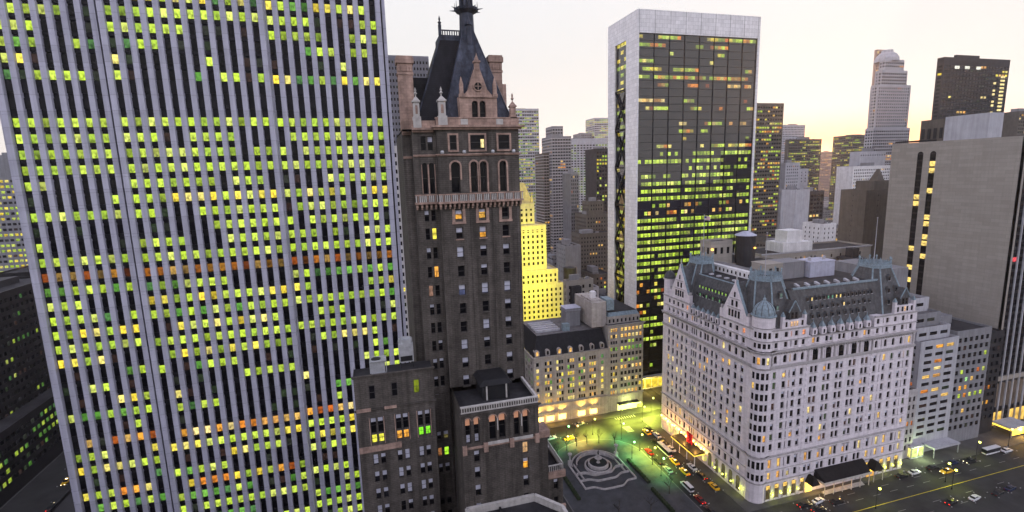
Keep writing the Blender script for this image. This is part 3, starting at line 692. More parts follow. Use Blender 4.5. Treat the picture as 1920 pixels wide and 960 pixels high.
u = thing('air_conditioner', 'blue-grey air conditioner with a raised lid at the left end of the dark wing roof', 'air conditioner', (-.7, 84.5, 87.4))
p = MB(); p.box(-1.9, .6, 83.6, 85.7, 87.4, 89.3); p.build('casing', 'metal', u); p = MB(); p.box(-1.7, .9, 83.3, 85.9, 89.4, 89.52); p.box(.75, .9, 83.3, 83.45, 87.3, 89.4); p.box(-1.7, .9, 83.3, 83.45, 87.3, 87.5); p.build('frame', 'metal', u)
p = MB(); p.lathe((-.8, 84.6, 89.52), [(.8, 0), (.8, .1), (0, .1)], 14); p.build('fan', 'blackmetal', u)

# ---- neighbouring rooftops at the bottom edge
T = thing('apartment_building', 'stone parapeted dark roof of a neighbouring building at the bottom edge below the hotel arcade', 'building', (18, 66, 0))
pl = [(12.0, 75.4), (12.0, 60), (27.5, 60), (27.5, 71.0), (24.0, 75.4)]
q = MB(); q.prism(pl[::-1][::-1], 0, 63.6, 0, 1)
q.build('wall', ['sherry', 'roofdark'], T)
q = MB()
for i in range(len(pl)):
    a, b = Vector((*pl[i], 0)), Vector((*pl[(i + 1) % len(pl)], 0)); d = (b - a).normalized(); n = Vector((d.y, -d.x, 0)) * .3
    q.prism([tuple((a + n)[:2]), tuple((b + n)[:2]), tuple((b - n)[:2]), tuple((a - n)[:2])], 63.2, 64.8)
q.build('parapet', 'palestone', T)
q = MB(); q.box(16, 21, 66, 71, 63.7, 64.3); q.box(17.5, 17.8, 62, 75, 63.7, 64.1); q.build('skylight', 'blackmetal', T)
T = thing('penthouse', 'pale lavender flat roof of a low block at the bottom edge beside the striped tower', 'building', (0, 74, 0))
q = MB(); q.box(-2.8, 3.6, 68, 80, 0, 61.6, 0); q.build('wall', 'sherry', T); q = MB(); q.box(-2.6, 3.4, 68.2, 79.8, 61.6, 61.75); q.build('roof', 'bluroof', T)
q = MB(); q.box(-2.8, 3.6, 79.6, 80, 61.6, 62.2); q.build('parapet', 'palestone', T)

# ================================================================== WHITE MANSARD HOTEL
T = thing('grand_hotel', 'large white chateau hotel with grey mansard roofs, blue-green copper ridges and a domed corner turret', 'hotel', (160, 160, 0))
wb = MB(); tr = MB(); rf = MB(); cp = MB()
HX0, HX1, HY0, HY1 = 124.5, 195.0, 133.0, 192.0
NP = north(0, HY0); EP = east(HX0, HY1)       # EP: u = HY1 - y
prow = [48.2 - 3.85 * k for k in range(8)]    # guest floors
def pl(i, j): return (col(WRM, k=1.0) if rnd.random() < .11 else (col(DIM, k=2) if rnd.random() < .15 else None))
def plE(i, j): return (col(WRM, k=1.0) if rnd.random() < .15 else None)
Ncols = [(129.9, 131.3), (133.9, 135.4), (136.6, 137.1), (138.3, 139.7), (141.5, 142.9)]
for c in (147.6, 153.5, 159.3, 165.2, 171.0): Ncols += [(c - 1.65, c - .3), (c + .3, c + 1.65)]
Ncols += [(175.3, 176.7), (178.2, 178.6), (179.8, 181.2), (183.6, 185.0), (187.5, 188.9), (189.9, 190.3), (191.6, 193.0)]
def u(y): return HY1 - y
Ecols = sorted([(u(y) - .7, u(y) + .7) for y in (187.4, 184.2, 181.0, 177.8, 174.6)] +
               [(u(y) - .5, u(y) + .5) for y in (171.0, 169.6, 168.2)] + [(u(y) - .65, u(y) + .65) for y in (165.4, 162.6, 161.0, 158.2, 155.6)] +
               [(u(y) - .75, u(y) + .75) for y in (151.9, 148.5, 145.1, 141.7)])
rows = [(z - 1.25, z + 1.25) for z in prow[::-1]]
BASE = [(1.2, 6.2), (8.6, 11.4), (13.0, 16.4)]
allrows = BASE + rows + [(52.4, 55.2)] + [(58.0, 60.0)]
ZC = 60.7
nE = 45.3 
def litN(i, j):
    if j == 0: return None
    if j in (1, 2): return col(WRM, k=.9) if rnd.random() < .38 else None
    return pl(i, j)
def litE(i, j):
    if j in (1, 2): return col(WRM, k=.9) if rnd.random() < .3 else None
    return plE(i, j)
fac(T, wb, NP, HX1, 0, ZC, Ncols, allrows[1:], .45, 0, None, lambda i, j: litN(i, j + 1), 'sash', lambda i, j: rnd.choice((0, 0, .4)), u_start=HX0 + 3.6, archrows=(10,), mask=lambda i, j: not (j == 10 and 5 <= i < 15))
fac(T, wb, EP, u(HY0 + 3.6), 0, ZC, Ecols, allrows[1:], .45, 0, None, lambda i, j: litE(i, j + 1), 'sash', lambda i, j: rnd.choice((0, 0, .4)), archrows=(10,))
for fr, a, b, cc in ((NP, HX0 + 3.6, 144.4, Ncols), (NP, 174.0, HX1, Ncols), (EP, 0, u(172.8), Ecols), (EP, u(154.2), u(HY0 + 3.6), Ecols)):
    fac(T, wb, fr, b, ZC, 64.8, [c for c in cc if c[0] > a and c[1] < b], [(61.6, 63.5)], .4, 0, None, lambda i, j: (.8, .3, .15) if rnd.random() < .12 else None, 'sash', lambda i, j: 0, u_start=a)
    moulding(tr, fr, a, b, 64.2, .6, .55, 0, False)
for c in (147.6, 153.5, 159.3, 165.2, 171.0):      # deep arched loggia windows under the main cornice
    win(T, NP, c - 1.25, c + 1.25, 51.3, 56.1, .04, None, 'sash', 0, 1)
    for s_ in (-1, 1): tr.obox(NP, c + s_ * 1.45 - .18, c + s_ * 1.45 + .18, 51.2, 56.3, .004, .3, 1)
wb.face([(HX1, HY0, 0), (HX1, HY1, 0), (HX1, HY1, 64.6), (HX1, HY0, 64.6)], 0); wb.face([(HX0, HY1, 0), (HX1, HY1, 0), (HX1, HY1, 64.6), (HX0, HY1, 64.6)], 0)
# ground floor arcade windows
for x in [130.5 + 3.8 * k for k in range(5)] + [172.5 + 3.8 * k for k in range(6)]:
    win(T, NP, x - .95, x + .95, 1.0, 6.6, .05, (.12, .09, .04), 'sash', 0, 1)
    tr.obox(NP, x - 1.2, x - .97, .5, 6.0, .004, .25, 0); tr.obox(NP, x + .97, x + 1.2, .5, 6.0, .004, .25, 0)
    win(T, NP, x - .85, x + .85, 4.8, 6.3, .11, (1.0, .62, .14), 'plain')
    win(T, NP, x + 1.45, x + 2.1, 2.0, 3.6, .08, (.9, .95, .18), 'plain')
for y in [141 + 4.0 * k for k in range(12)]:
    win(T, EP, u(y) - 1.0, u(y) + 1.0, 1.0, 6.8, .05, (.1, .09, .04) if y < 160 else (1, .75, .25), 'sash', 0, 1)
    win(T, EP, u(y) + 1.4, u(y) + 2.0, 2.0, 3.8, .08, (.9, .95, .15), 'plain')
# courses, cornices and pilasters
for fr, a, b in ((NP, HX0 + 3.6, HX1), (EP, 0, u(HY0 + 3.6))):
    for z, h, o_ in ((7.4, .5, .35), (12.0, .3, .2), (17.4, .7, .6), (50.6, .5, .55), (56.4, .9, 1.1), (60.3, .4, .4)): moulding(tr, fr, a, b, z, h, o_, 0, False)
    tr.obox(fr, a, b, 51.1, 51.9, .45, .55, 0)
    for k in range(int((b - a) / 1.1)): tr.obox(fr, a + k * 1.1, a + k * 1.1 + .35, 55.9, 56.4, .006, .7, 0)
for fr, xs, lo, hi in ((NP, [129.0, 144.6, 150.55, 156.4, 162.2, 168.1, 174.0, 194.0], 52, 56), ): 
    for x in xs: tr.obox(fr, x - .3, x + .3, 51.9, 56.4, .004, .35, 0)
for fr, cs in ((NP, Ncols), (EP, Ecols)):
    for a, b in cs:
        for z in prow: tr.obox(fr, a - .12, b + .12, z - 1.45, z - 1.25, .004, .16, 0)
        if b - a > 1: 
            tr.obox(fr, a - .2, b + .2, 57.6, 57.8, .004, .2, 0); tr.obox(fr, a - .15, b + .15, 16.5, 16.75, .004, .25, 0)
# projecting pavilions with their own quoins (thin raised strips)
for x in (144.2, 173.9): 
    for z in range(0, 62, 2): tr.obox(NP, x, x + .8, z + .1, z + 1.1, .004, .2, 1)
for y in (154.0, 172.8): 
    for z in range(0, 62, 2): tr.obox(EP, u(y) - .4, u(y) + .4, z + .1, z + 1.1, .004, .25, 1)
# corner turret
TC = (127.9, 136.4)
nseg = 12
tr3 = 3.75
def turret(c, r, z0, z1, a0, a1, n, rowsz, litf):
    for k in range(n):
        t0 = R(a0 + (a1 - a0) * k / n); t1 = R(a0 + (a1 - a0) * (k + 1) / n)
        p0 = Vector((c[0] + r * math.cos(t0), c[1] + r * math.sin(t0), 0)); p1 = Vector((c[0] + r * math.cos(t1), c[1] + r * math.sin(t1), 0))
        U = (p1 - p0); Ln = U.length; U.normalize(); Nn = Vector((U.y, -U.x, 0)); fr = Fr(p0, U, Nn)
        fac(T, wb, fr, Ln, z0, z1, [(Ln / 2 - .55, Ln / 2 + .55)] if k % 1 == 0 else [], rowsz, .35, 0, None, litf, 'sash', lambda i, j: 0)
        for z, h, o_ in ((50.6, .5, .5), (56.4, .9, 1.0), (17.4, .7, .5), (7.4, .5, .3), (60.6, .3, .3), (65.2, .3, .3)): moulding(tr, fr, -.0, Ln + .0, z, h, o_, 0, True)
turret(TC, tr3, 0, 69.2, 150, 300, 6, [(8.6, 11.2), (13.2, 16.2)] + rows + [(52.4, 55), (58.2, 60), (61.8, 64.4), (66.0, 68.4)], lambda i, j: col(WRM) if rnd.random() < .1 else None)
wb.prism([(TC[0] + 3.7 * math.cos(R(15 * k)), TC[1] + 3.7 * math.sin(R(15 * k))) for k in range(24)], 64, 69.2, 0)
moulding_z = 69.2
dm = MB(); dm.lathe((*TC, 69.2), [(4.1, 0), (4.1, .4), (3.6, .5), (3.55, 1.6), (3.1, 3.0), (2.2, 4.2), (1.0, 5.0), (.5, 5.2), (.5, 6.0), (.15, 6.4), (.02, 7.4)], 20)
dm.build('turret_dome', 'copper', T)
ribs = MB()
for k in range(10):
    t = R(36 * k); q = [(3.62, .5), (3.58, 1.6), (3.13, 3.0), (2.23, 4.2), (1.03, 5.0)]
    for (r0, z0), (r1, z1) in zip(q, q[1:]): ribs.tube((TC[0] + r0 * math.cos(t), TC[1] + r0 * math.sin(t), 69.2 + z0), (TC[0] + r1 * math.cos(t), TC[1] + r1 * math.sin(t), 69.2 + z1), .09, .09, 4)
ribs.build('dome_rib', 'plazaroof', T)
# far east-end turret
c2 = (126.6, 190.6); tt = MB(); tt.lathe((*c2, 0), [(2.4, 0), (2.4, 71.5), (2.8, 71.6), (2.8, 72)], 12, 0, False); tt.build('turret', 'plaza', T)
tt = MB(); tt.lathe((*c2, 72), [(2.5, 0), (2.3, 1.4), (1.5, 2.7), (.4, 3.3), (.02, 4.2)], 14); tt.build('turret_dome', 'plazaroof', T)
# roofs
def pav(b0, t0, ch, z0, z1, cht):
    """steep pavilion roof with chamfered corners"""
    def oc(r, c): x0, x1, y0, y1 = r; return [(x0 + c, y0), (x1 - c, y0), (x1, y0 + c), (x1, y1 - c), (x1 - c, y1), (x0 + c, y1), (x0, y1 - c), (x0, y0 + c)]
    A, B = oc(b0, ch), oc(t0, cht)
    rf.loft(A, z0, B, z1)
    for a, b in zip(A, B): cp.tube((*a, z0), (*b, z1), .3, .3, 5)
    n = len(B)
    for i in range(n):      # cresting: band, uprights, small finials
        a = Vector((*B[i], z1)); b = Vector((*B[(i + 1) % n], z1)); d = b - a; Ln = d.length
        if Ln < .1: continue
        d.normalize(); nn = Vector((d.y, -d.x, 0))
        cp.hexa([a + nn * .45 - Z * .5, b + nn * .45 - Z * .5, b - nn * .2 - Z * .5, a - nn * .2 - Z * .5, a + nn * .45 + Z * .6, b + nn * .45 + Z * .6, b - nn * .2 + Z * .6, a - nn * .2 + Z * .6])
        k = .3
        while k < Ln:
            p = a + d * k; cp.tube(p + Z * .6, p + Z * (2.4 if int(k / .7) % 2 else 1.7), .16, .1, 5); cp.tube(p + Z * 1.3, p + d * .6 + Z * 1.6, .14, .14, 4); k += .7
        cp.hexa([a + nn * .05 + Z * .6, b + nn * .05 + Z * .6, b - nn * .05 + Z * .6, a - nn * .05 + Z * .6, a + nn * .05 + Z * 1.25, b + nn * .05 + Z * 1.25, b - nn * .05 + Z * 1.25, a - nn * .05 + Z * 1.25])
        cp.lathe(a + Z * .6, [(.25, 0), (.2, 1.9), (.4, 2.2), (.02, 3.0)], 6)
pav((125.2, 144.0, 133.7, 153.6), (129.2, 140.2, 139.0, 148.6), 4.6, 64.8, 80.5, 3.4)
pav((125.2, 141.0, 173.2, 191.8), (131.2, 139.0, 176.6, 184.4), 2.6, 64.8, 80.5, 1.5)
pav((176.2, 194.6, 133.7, 154.0), (181.5, 189.8, 139.6, 148.0), 2.6, 64.8, 81.0, 1.5)
rf.loft([(125.3, 150), (125.3, 176), (134, 176), (134, 150)][::-1], 60.8, [(130.2, 150), (130.2, 176), (134, 176), (134, 150)][::-1], 76.3)
rf.loft([(143, 133.9), (176, 133.9), (176, 150), (143, 150)], 60.8, [(140, 139), (181, 139), (181, 150), (140, 150)], 76.3)
rf.face([(130, 149, 76.32), (146, 149, 76.32), (146, 178, 76.32), (130, 178, 76.32)], 1); rf.face([(140, 139, 76.32), (186, 139, 76.32), (186, 150, 76.32), (140, 150, 76.32)], 1)
rf.face([(146, 150, 74), (194, 150, 74), (194, 190, 74), (146, 190, 74)], 1); rf.box(146, 194, 149.6, 150, 64, 76.3, 1)
rf.face([(125, 134, 60.6), (194, 134, 60.6), (194, 191, 60.6), (125, 191, 60.6)], 1); wb.box(128, 144.35, 133.46, 153, 60.6, 64.7, 0); wb.box(174.05, 194.9, 133.46, 153, 60.6, 64.7, 0); wb.box(124.96, 140, 172.85, 191.9, 60.6, 64.7, 0); wb.box(124.96, 130, 137, 154.15, 60.6, 64.7, 0)
rf.box(134, 146, 184, 191, 64.7, 74, 1); rf.box(146, 194, 186, 191, 64.7, 74, 1)
cp.tube((130.2, 152, 76.4), (130.2, 175, 76.4), .28, .28, 6); cp.tube((142, 139, 76.4), (183, 139, 76.4), .38, .38, 6)
cp.box(142, 183, 138.6, 139.2, 76.2, 76.9)
# dormers: named pieces, cloned along the slopes
def dormer(fr, uu, z, w_, h, n0, n1, lit=None, big=False):
    d = MB()
    d.obox(fr, uu - w_ / 2, uu + w_ / 2, z, z + h, n0, n1, 0)
    P = fr.p; a, b, t = P(uu - w_ / 2 - .12, z + h, n1 + .1), P(uu + w_ / 2 + .12, z + h, n1 + .1), P(uu, z + h + w_ * .55, n1 + .1)
    a2, b2, t2 = P(uu - w_ / 2 - .12, z + h, n0 - .6), P(uu + w_ / 2 + .12, z + h, n0 - .6), P(uu, z + h + w_ * .55, n0 - .6)
    d.face([a, b, t], 1); d.face([a, t, t2, a2], 1); d.face([b, b2, t2, t], 1)
    g = lit or (0, 0, 0)
    d.face([P(uu - w_ * .33, z + .2, n1 + .02), P(uu + w_ * .33, z + .2, n1 + .02), P(uu + w_ * .33, z + h * .92, n1 + .02), P(uu - w_ * .33, z + h * .92, n1 + .02)], 2, g)
    d.obox(fr, uu - w_ * .5, uu + w_ * .5, z + .02, z + .17, n1 + .03, n1 + .16, 3); d.build('dormer', ['plazaroof', 'plazaroof', 'glass', 'lav'], T, loc=P(uu, z, n1))
def slopeN(z): return -(.9 + (z - 60.8) * 5.1 / 15.5)
for k in range(17):
    x = 147.5 + k * 1.85; dormer(NP, x, 71.9, .85, 1.35, slopeN(71.9) - 1.4, slopeN(71.9) + .25, (1, .75, .25) if k in (1, 7, 8) else (.12, .3, .2) if k in (5, 6) else None)
for k in range(12):
    x = 148.4 + k * 2.45; dormer(NP, x, 69.0, 1.0 if k % 2 == 0 else .7, 1.5 if k % 2 == 0 else 1.0, slopeN(69) - 1.4, slopeN(69) + .25, (1, .75, .3) if k == 6 else None)
for k in range(9):
    x = 148.0 + k * 3.0; dormer(NP, x, 66.0, 1.0, 1.5, slopeN(66) - 1.4, slopeN(66) + .35)
def slopeE(z): return -(.8 + (z - 60.8) * 4.9 / 15.5)
for k in range(9):
    y = 156.2 + k * 1.95; dormer(EP, u(y), 71.2, 1.0, 1.2, slopeE(71.2) - 1.4, slopeE(71.2) + .3, (.28, .5, .08))
    dormer(EP, u(y + .3), 68.2, 1.0, 1.4, slopeE(68.2) - 1.4, slopeE(68.2) + .3, (.1, .25, .1) if k % 2 else None)
for fr, uu, z, n in ((NP, 134.9, 74.5, -4.0), (NP, 132.6, 70.5, -2.9), (NP, 137.6, 70.3, -2.9), (NP, 185.3, 76.0, -4.9), (NP, 183.6, 71.8, -3.4), (NP, 187.3, 71.9, -3.4), (NP, 182.0, 68, -1.8), (NP, 189.6, 68, -1.8)):
    dormer(fr, uu, z, 1.3, 1.8, n - 1.5, n + .5, (.1, .16, .14) if uu < 136 else None)
# row of stone attic dormers along both centre sections
for k in range(7):
    x = 147.0 + k * 4.1
    tr.obox(NP, x - 1.1, x + 1.1, 60.9, 62.9, -1.5, .0, 1); tr.obox(NP, x - .8, x + .8, 62.9, 63.5, -1.5, -.05, 1)
    cp.frust((x - .8, x + .8, 133.1, 134.9), 63.5, (x - .05, x + .05, 133.8, 134.2), 65.4); cp.lathe((x, 134.0, 65.3), [(.12, 0), (.1, 1.0), (.01, 1.4)], 5)
    win(T, NP, x - .35, x + .35, 61.2, 62.6, .03, None, 'plain')
for k in range(6):
    y = 156 + k * 3.1; tr.obox(EP, u(y) - .8, u(y) + .8, 60.9, 63.3, -1.2, .05, 1); win(T, EP, u(y) - .35, u(y) + .35, 61.1, 62.7, .08, None, 'plain')
    cp.frust((124.5, 126, y - .7, y + .7), 63.3, (125.1, 125.3, y - .05, y + .05), 64.9)
# big stone gables on the east front
for yc, hw, zb, zt in ((180.0, 6.7, 64.8, 80.2), (146.7, 6.9, 64.8, 79.9)):
    g = MB(); P = EP.p; n1, n0 = .12, -1.0
    pts = [P(u(yc) - hw, zb, n1), P(u(yc) + hw, zb, n1), P(u(yc) + hw, zb + 1.8, n1), P(u(yc) + .35, zt - 1.2, n1), P(u(yc) + .35, zt, n1), P(u(yc) - .35, zt, n1), P(u(yc) - .35, zt - 1.2, n1), P(u(yc) - hw, zb + 1.8, n1)]
    bk = [p - EP.N * 1.1 for p in pts]; g.face(pts, 0); g.face(bk[::-1], 0)
    for i in range(8): g.face([pts[i], bk[i], bk[(i + 1) % 8], pts[(i + 1) % 8]], 1)
    for k in (-2.4, -.8, .8, 2.4): win(T, EP, u(yc) + k - .5, u(yc) + k + .5, zb + 1.4, zb + 4.0, .16, None, 'sash', 0)
    for k in (-1.1, 1.1): win(T, EP, u(yc) + k - .5, u(yc) + k + .5, zb + 5.4, zb + 7.6, .16, None, 'sash', 0)
    win(T, EP, u(yc) - .4, u(yc) + .4, zb + 8.8, zb + 10.8, .16, None, 'sash', 0, 1)
    for z in (zb + 4.6, zb + 8.1): g.obox(EP, u(yc) - hw * (1 - (z - zb) / 17) * .7, u(yc) + hw * (1 - (z - zb) / 17) * .7, z, z + .3, .125, .4, 2)
    for sgn in (-1, 1): g.obox(EP, u(yc) + sgn * hw - .6, u(yc) + sgn * hw + .6, zb, zb + 3.2, -1.2, .3, 0); g.obox(EP, u(yc) + sgn * hw - .35, u(yc) + sgn * hw + .35, zb + 3.2, zb + 4.4, -.9, .1, 2)
    g.lathe(P(u(yc), zt, -.4), [(.4, 0), (.2, .6), (.35, 1.0), (.02, 2.4)], 6, 2)
    g.build('gable', ['plaza', 'copper', 'plazatrim'], T)
    rf.loft([(124.8, yc - hw + .3), (134, yc - hw + 2), (134, yc + hw - 2), (124.8, yc + hw - .3)], zb, [(124.8, yc - .1), (133, yc - .1), (133, yc + .1), (124.8, yc + .1)], zt - 1)
# north dormer gables on the pavilions
for xc in (137.6, 188.2):
    g = MB(); g.obox(NP, xc - 4.6, xc + 4.6, 64.8, 67.6, -.9, .15, 0); g.obox(NP, xc - 1.9, xc + 1.9, 67.6, 70.4, -1.6, -.15, 1)
    P = NP.p; a, b, t = P(xc - 2.3, 70.4, -.05), P(xc + 2.3, 70.4, -.05), P(xc, 74.0, -.05); a2, b2, t2 = [p + Vector((0, 4.5, 0)) for p in (a, b, t)]
    g.face([a, b, t], 1); g.face([a, t, t2, a2], 1); g.face([b, b2, t2, t], 1); g.obox(NP, xc - 1.9, xc + 1.9, 67.6, 70.4, -4.5, -1.6, 1)
    for s in (-1, 1): g.tube(P(xc + s * 2.45, 70.2, .0), P(xc, 74.2, .0), .2, .2, 5, 2)
    for k in (-.8, .8): win(T, NP, xc + k - .55, xc + k + .55, 67.9, 70.2, -.1, None, 'sash', 0)
    for k in (-3.4, -1.2, 0, 1.2, 3.4): win(T, NP, xc + k - .4, xc + k + .4, 65.3, 67.1, .2, (.9, .55, .3) if (xc < 150 and abs(k) < 2) or (xc > 150 and k == 0) else None, 'sash', 0)
    for k in (-4.6, 4.6): g.obox(NP, xc + k - .5, xc + k + .5, 64.8, 69.0, -.8, .25, 0); g.frust((xc + k - .6, xc + k + .6, 132.7, 133.9), 69.0, (xc + k - .05, xc + k + .05, 133.2, 133.4), 70.6, 2)
    g.build('gable', ['plaza', 'plazaroof', 'copper'], T)
# skylights, vents on the flat roof
sk = MB()
for k in range(7): x = 146.5 + k * 4.6; sk.hexa([(x, 141.0, 76.35), (x + 1.0, 141.0, 76.35), (x + 1.6, 143.4, 76.35), (x + .6, 143.4, 76.35), (x, 141.0, 76.9), (x + 1.0, 141.0, 76.9), (x + 1.6, 143.4, 77.3), (x + .6, 143.4, 77.3)])
for k in range(5): y = 153 + k * 4.6; sk.box(133, 134.6, y, y + 1.2, 76.35, 76.9)
sk.build('skylight', 'lav', T)
wb.build('wall', ['plaza', 'plazatrim'], T); tr.build('stone_trim', ['plazatrim', 'plaza'], T); rf.build('roof', ['plazaroof', 'roofdark'], T); cp.build('copper_ridge', 'copper', T)
rear = MB(); rear.box(140.4, 142.6, 156, 188, 74, 79.2, 0)
rear.box(142.6, 150, 156, 188, 74, 78.3, 1)
rear.build('rear_attic', ['white', 'rooflight'], T); q = MB()
for k in range(12): q.box(140.33, 140.4, 158 + k * 2.4, 158.8 + k * 2.4, 77.0, 78.3)
q.build('attic_window', 'glass', T)
finish(T)
# entrance canopies of the hotel
c = thing('entrance_canopy', 'gold-lit canopy with red drapery over the side entrance of the white mansard hotel', 'canopy', (122, 168, 0))
q = MB(); q.box(119.4, 124.3, 160, 176, 4.6, 5.3); q.build('roof', 'blackmetal', c)
q = MB()
q.box(119.2, 119.38, 159.9, 176.1, 4.4, 4.75); q.box(119.2, 124.3, 159.8, 159.98, 4.4, 4.75); q.box(119.2, 124.3, 176.02, 176.2, 4.4, 4.75)
q.build('light_strip', glow('golden_light_strip', (1.0, .62, .08), 1.5), c)
q = MB()
for y in (160.3, 165.5, 170.6, 175.7): q.lathe((119.8, y, .15), [(.25, 0), (.18, .4), (.18, 4.2), (.3, 4.45)], 10)
q.build('column', 'plaza', c)
q = MB()
for k in range(8): 
    y = 166.5 + k * .45; q.lathe((122.8, y, 5.3), [(.22, 0), (.3, 1.6), (.16, 3.0), (.28, 4.6)], 6)
q.build('drapery', surf('red_cloth', (.45, .02, .04), .8, .3, 2), c)
gl = glow('warm_globe_lamp', (1.0, .55, .14), 9.0); gly = glow('yellow_globe_lamp', (1.0, .80, .10), 7.0)
for k in range(20):
    y = 157.5 + k * 1.7; q = MB(); q.lathe((123.2, y, 6.4 + (k % 2) * .5), [(0, 0), (.3, .12), (.42, .45), (.3, .78), (0, .9)], 10); q.build('globe_light', gl if k % 3 else gly, c)
for y in (162, 170, 178, 186): lamp('canopy_light', 'POINT', (121.5, y, 6.8), 900, (1, .48, .10), c, .4)
lamp('canopy_light', 'POINT', (121.0, 168, 3.8), 600, (1, .5, .12), c, .3)
c = thing('awning', 'largest black awning, with a pale edge, over the main entrance steps of the white hotel', 'awning', (163, 131, 0))
q = MB(); q.hexa([(151.6, 128.6, 5.2), (173.6, 128.6, 5.2), (174.6, 132.9, 5.6), (151.0, 132.9, 5.6), (151.8, 128.8, 6.0), (173.4, 128.8, 6.0), (174.4, 132.9, 8.6), (151.2, 132.9, 8.6)])
q.build('canvas', 'awning', c); q = MB(); q.box(151.4, 173.8, 128.42, 128.58, 4.9, 5.7); q.box(151.2, 151.5, 128.6, 132.9, 4.9, 5.6); q.build('edge', 'palestone', c)
q = MB()
for k in range(6): q.lathe((152.2 + k * 4.2, 128.9, .15), [(.16, 0), (.16, 5.1)], 8)
q.build('column', 'palestone', c)
q = MB()
for k in range(4): q.box(153, 172, 129.4 + k * .35, 129.75 + k * .35, .14, .3 + k * .16)
q.build('step', 'palestone', c)
q = MB(); q.box(153, 172, 129.6, 129.7, 4.9, 5.1); q.build('light_strip', glow('amber_strip', (1, .5, .1), .9), c)
lamp('awning_light', 'POINT', (152.5, 130.2, 4.0), 420, (1, .6, .15), c, .2); lamp('awning_light', 'POINT', (162, 130.0, 4.2), 260, (1, .5, .12), c, .2)
c = thing('awning', 'small peaked black awning right of the largest black awning of the white hotel', 'awning', (178.6, 131.5, 0))
q = MB(); q.loft([(176.2, 129.4), (181.2, 129.4), (181.2, 132.9), (176.2, 132.9)], 4.6, [(178.2, 130.4), (179.2, 130.4), (179.2, 132.9), (178.2, 132.9)], 7.6); q.build('canvas', 'awning', c)
q = MB()
for x in (176.4, 180.8): q.box(x, x + .2, 129.5, 129.7, .15, 4.6)
q.build('post', 'palestone', c)
q = MB(); q.box(176.6, 180.8, 132.6, 132.8, .3, 4.2); q.build('lit_doorway', glow('amber_doorway', (.75, .38, .1), .45), c)
c = thing('awning', 'small dark side awning on the corner end of the large black hotel awning', 'awning', (148.6, 131.5, 0))
q = MB(); q.loft([(147, 129.4), (150.6, 129.4), (150.6, 132.9), (147, 132.9)], 4.6, [(148.4, 130.4), (149.4, 130.4), (149.4, 132.9), (148.4, 132.9)], 7.2); q.build('canvas', 'awning', c)
q = MB(); q.box(147.3, 150.3, 132.6, 132.8, .3, 4.2); q.build('lit_doorway', glow('gold_doorway', (1, .65, .15), 1.2), c)
lamp('awning_light', 'POINT', (148.6, 130, 3.5), 400, (1, .65, .2), c, .2)
def flagpole(x, y, z0, h, label, flag=True):
    f = thing('flagpole', label, 'flagpole', (x, y, z0)); q = MB(); q.tube((x, y, z0), (x, y, z0 + h), .16, .09, 6); q.lathe((x, y, z0 + h), [(0, 0), (.22, .15), (.22, .3), (0, .45)], 6); q.build('pole', 'lav', f)
    if flag:
        q = MB(); n = 8; w_, hh = 3.0, 1.6
        for a in range(n):
            for b in range(7):
                f_ = lambda i, j: (x + .1 + w_ * i / n, y + .25 * math.sin(i * .9), z0 + h - .2 - hh * (1 - j / 7) - .35 * (i / n) ** 1.3)
                q.face([f_(a, b), f_(a + 1, b), f_(a + 1, b + 1), f_(a, b + 1)], 2 if (a < 3 and b > 2) else b % 2)
        q.build('flag', [surf('flag_white', (.7, .7, .7), .9, .1), surf('flag_red', (.45, .04, .05), .9, .1), surf('flag_blue', (.03, .04, .16), .9, .1)], f)
flagpole(135.5, 180, 80.5, 19.5, 'flagpole flying a striped red and white flag on the white hotel')
flagpole(134.6, 144, 80.5, 16, 'bare pale flagpole on the corner pavilion roof behind the domed turret', False)
flagpole(185.4, 144, 81, 18, 'bare flagpole on the right-hand pavilion roof of the white hotel', False)

# ================================================================== WHITE-FRAMED GLASS TOWER
T = thing('glass_tower', 'tall travertine-framed tower with dark reflecting glass front and X-braced side, centre right', 'office tower', (170, 250, 0))
SX0, SX1, SY0, SY1, SZ = 134.3, 207.4, 235.0, 266.5, 198.2
NS = north(0, SY0); ES = east(SX0, SY1)
q = MB()
q.box(SX0, SX0 + .9, SY0 - .6, 246.0, 0, SZ, 0); q.box(SX1 - 1.1, SX1 + .2, SY0 - .6, SY1, 0, SZ, 0)
q.box(SX0 + .9, SX1 - 1.1, SY0 - .6, SY0 + 1, 187.2, SZ, 0)
q.box(SX0, SX0 + .9, 258.4, SY1, 0, SZ, 0); q.box(SX0, SX0 + .9, 246.0, 258.4, 186.2, SZ, 0)
q.box(SX0 + .9, SX1 - 1.1, SY0 + 1, SY1, 187, SZ - 1.0, 0); q.box(SX0 + .9, SX1 - 1.1, SY1 - 1, SY1, 0, 187, 0)
q.build('wall', 'travertine', T)
q = MB(); q.lathe((165, 248, SZ - 1.5), [(7, 0), (7, 3.4), (0, 3.5)], 24, 0, False); q.lathe((182, 250, SZ - 1.5), [(5, 0), (5, 3.0), (0, 3.1)], 20, 0, False)
q.build('roof_plant', 'travertine', T)
q = MB(); 
for k in range(9): x = SX0 + 1.0 + (SX1 - SX0 - 2.2) * k / 8; q.obox(NS, x - .12, x + .12, 5, 187.1, -.1, .12, 0); q.obox(NS, x - .06, x + .06, 187.3, SZ - .1, .602, .63, 0)
for z in range(190, 198, 2): pass
q.build('mullion', 'blackmetal', T)
gb = MB()
fl = [185.6 - 3.86 * k for k in range(47)]
gb.box(SX0 + .9, SX1 - 1.1, SY0 + .25, SY0 + .95, 0, 187.2, 0); gb.build('glass_backing', 'solow_glass', T)
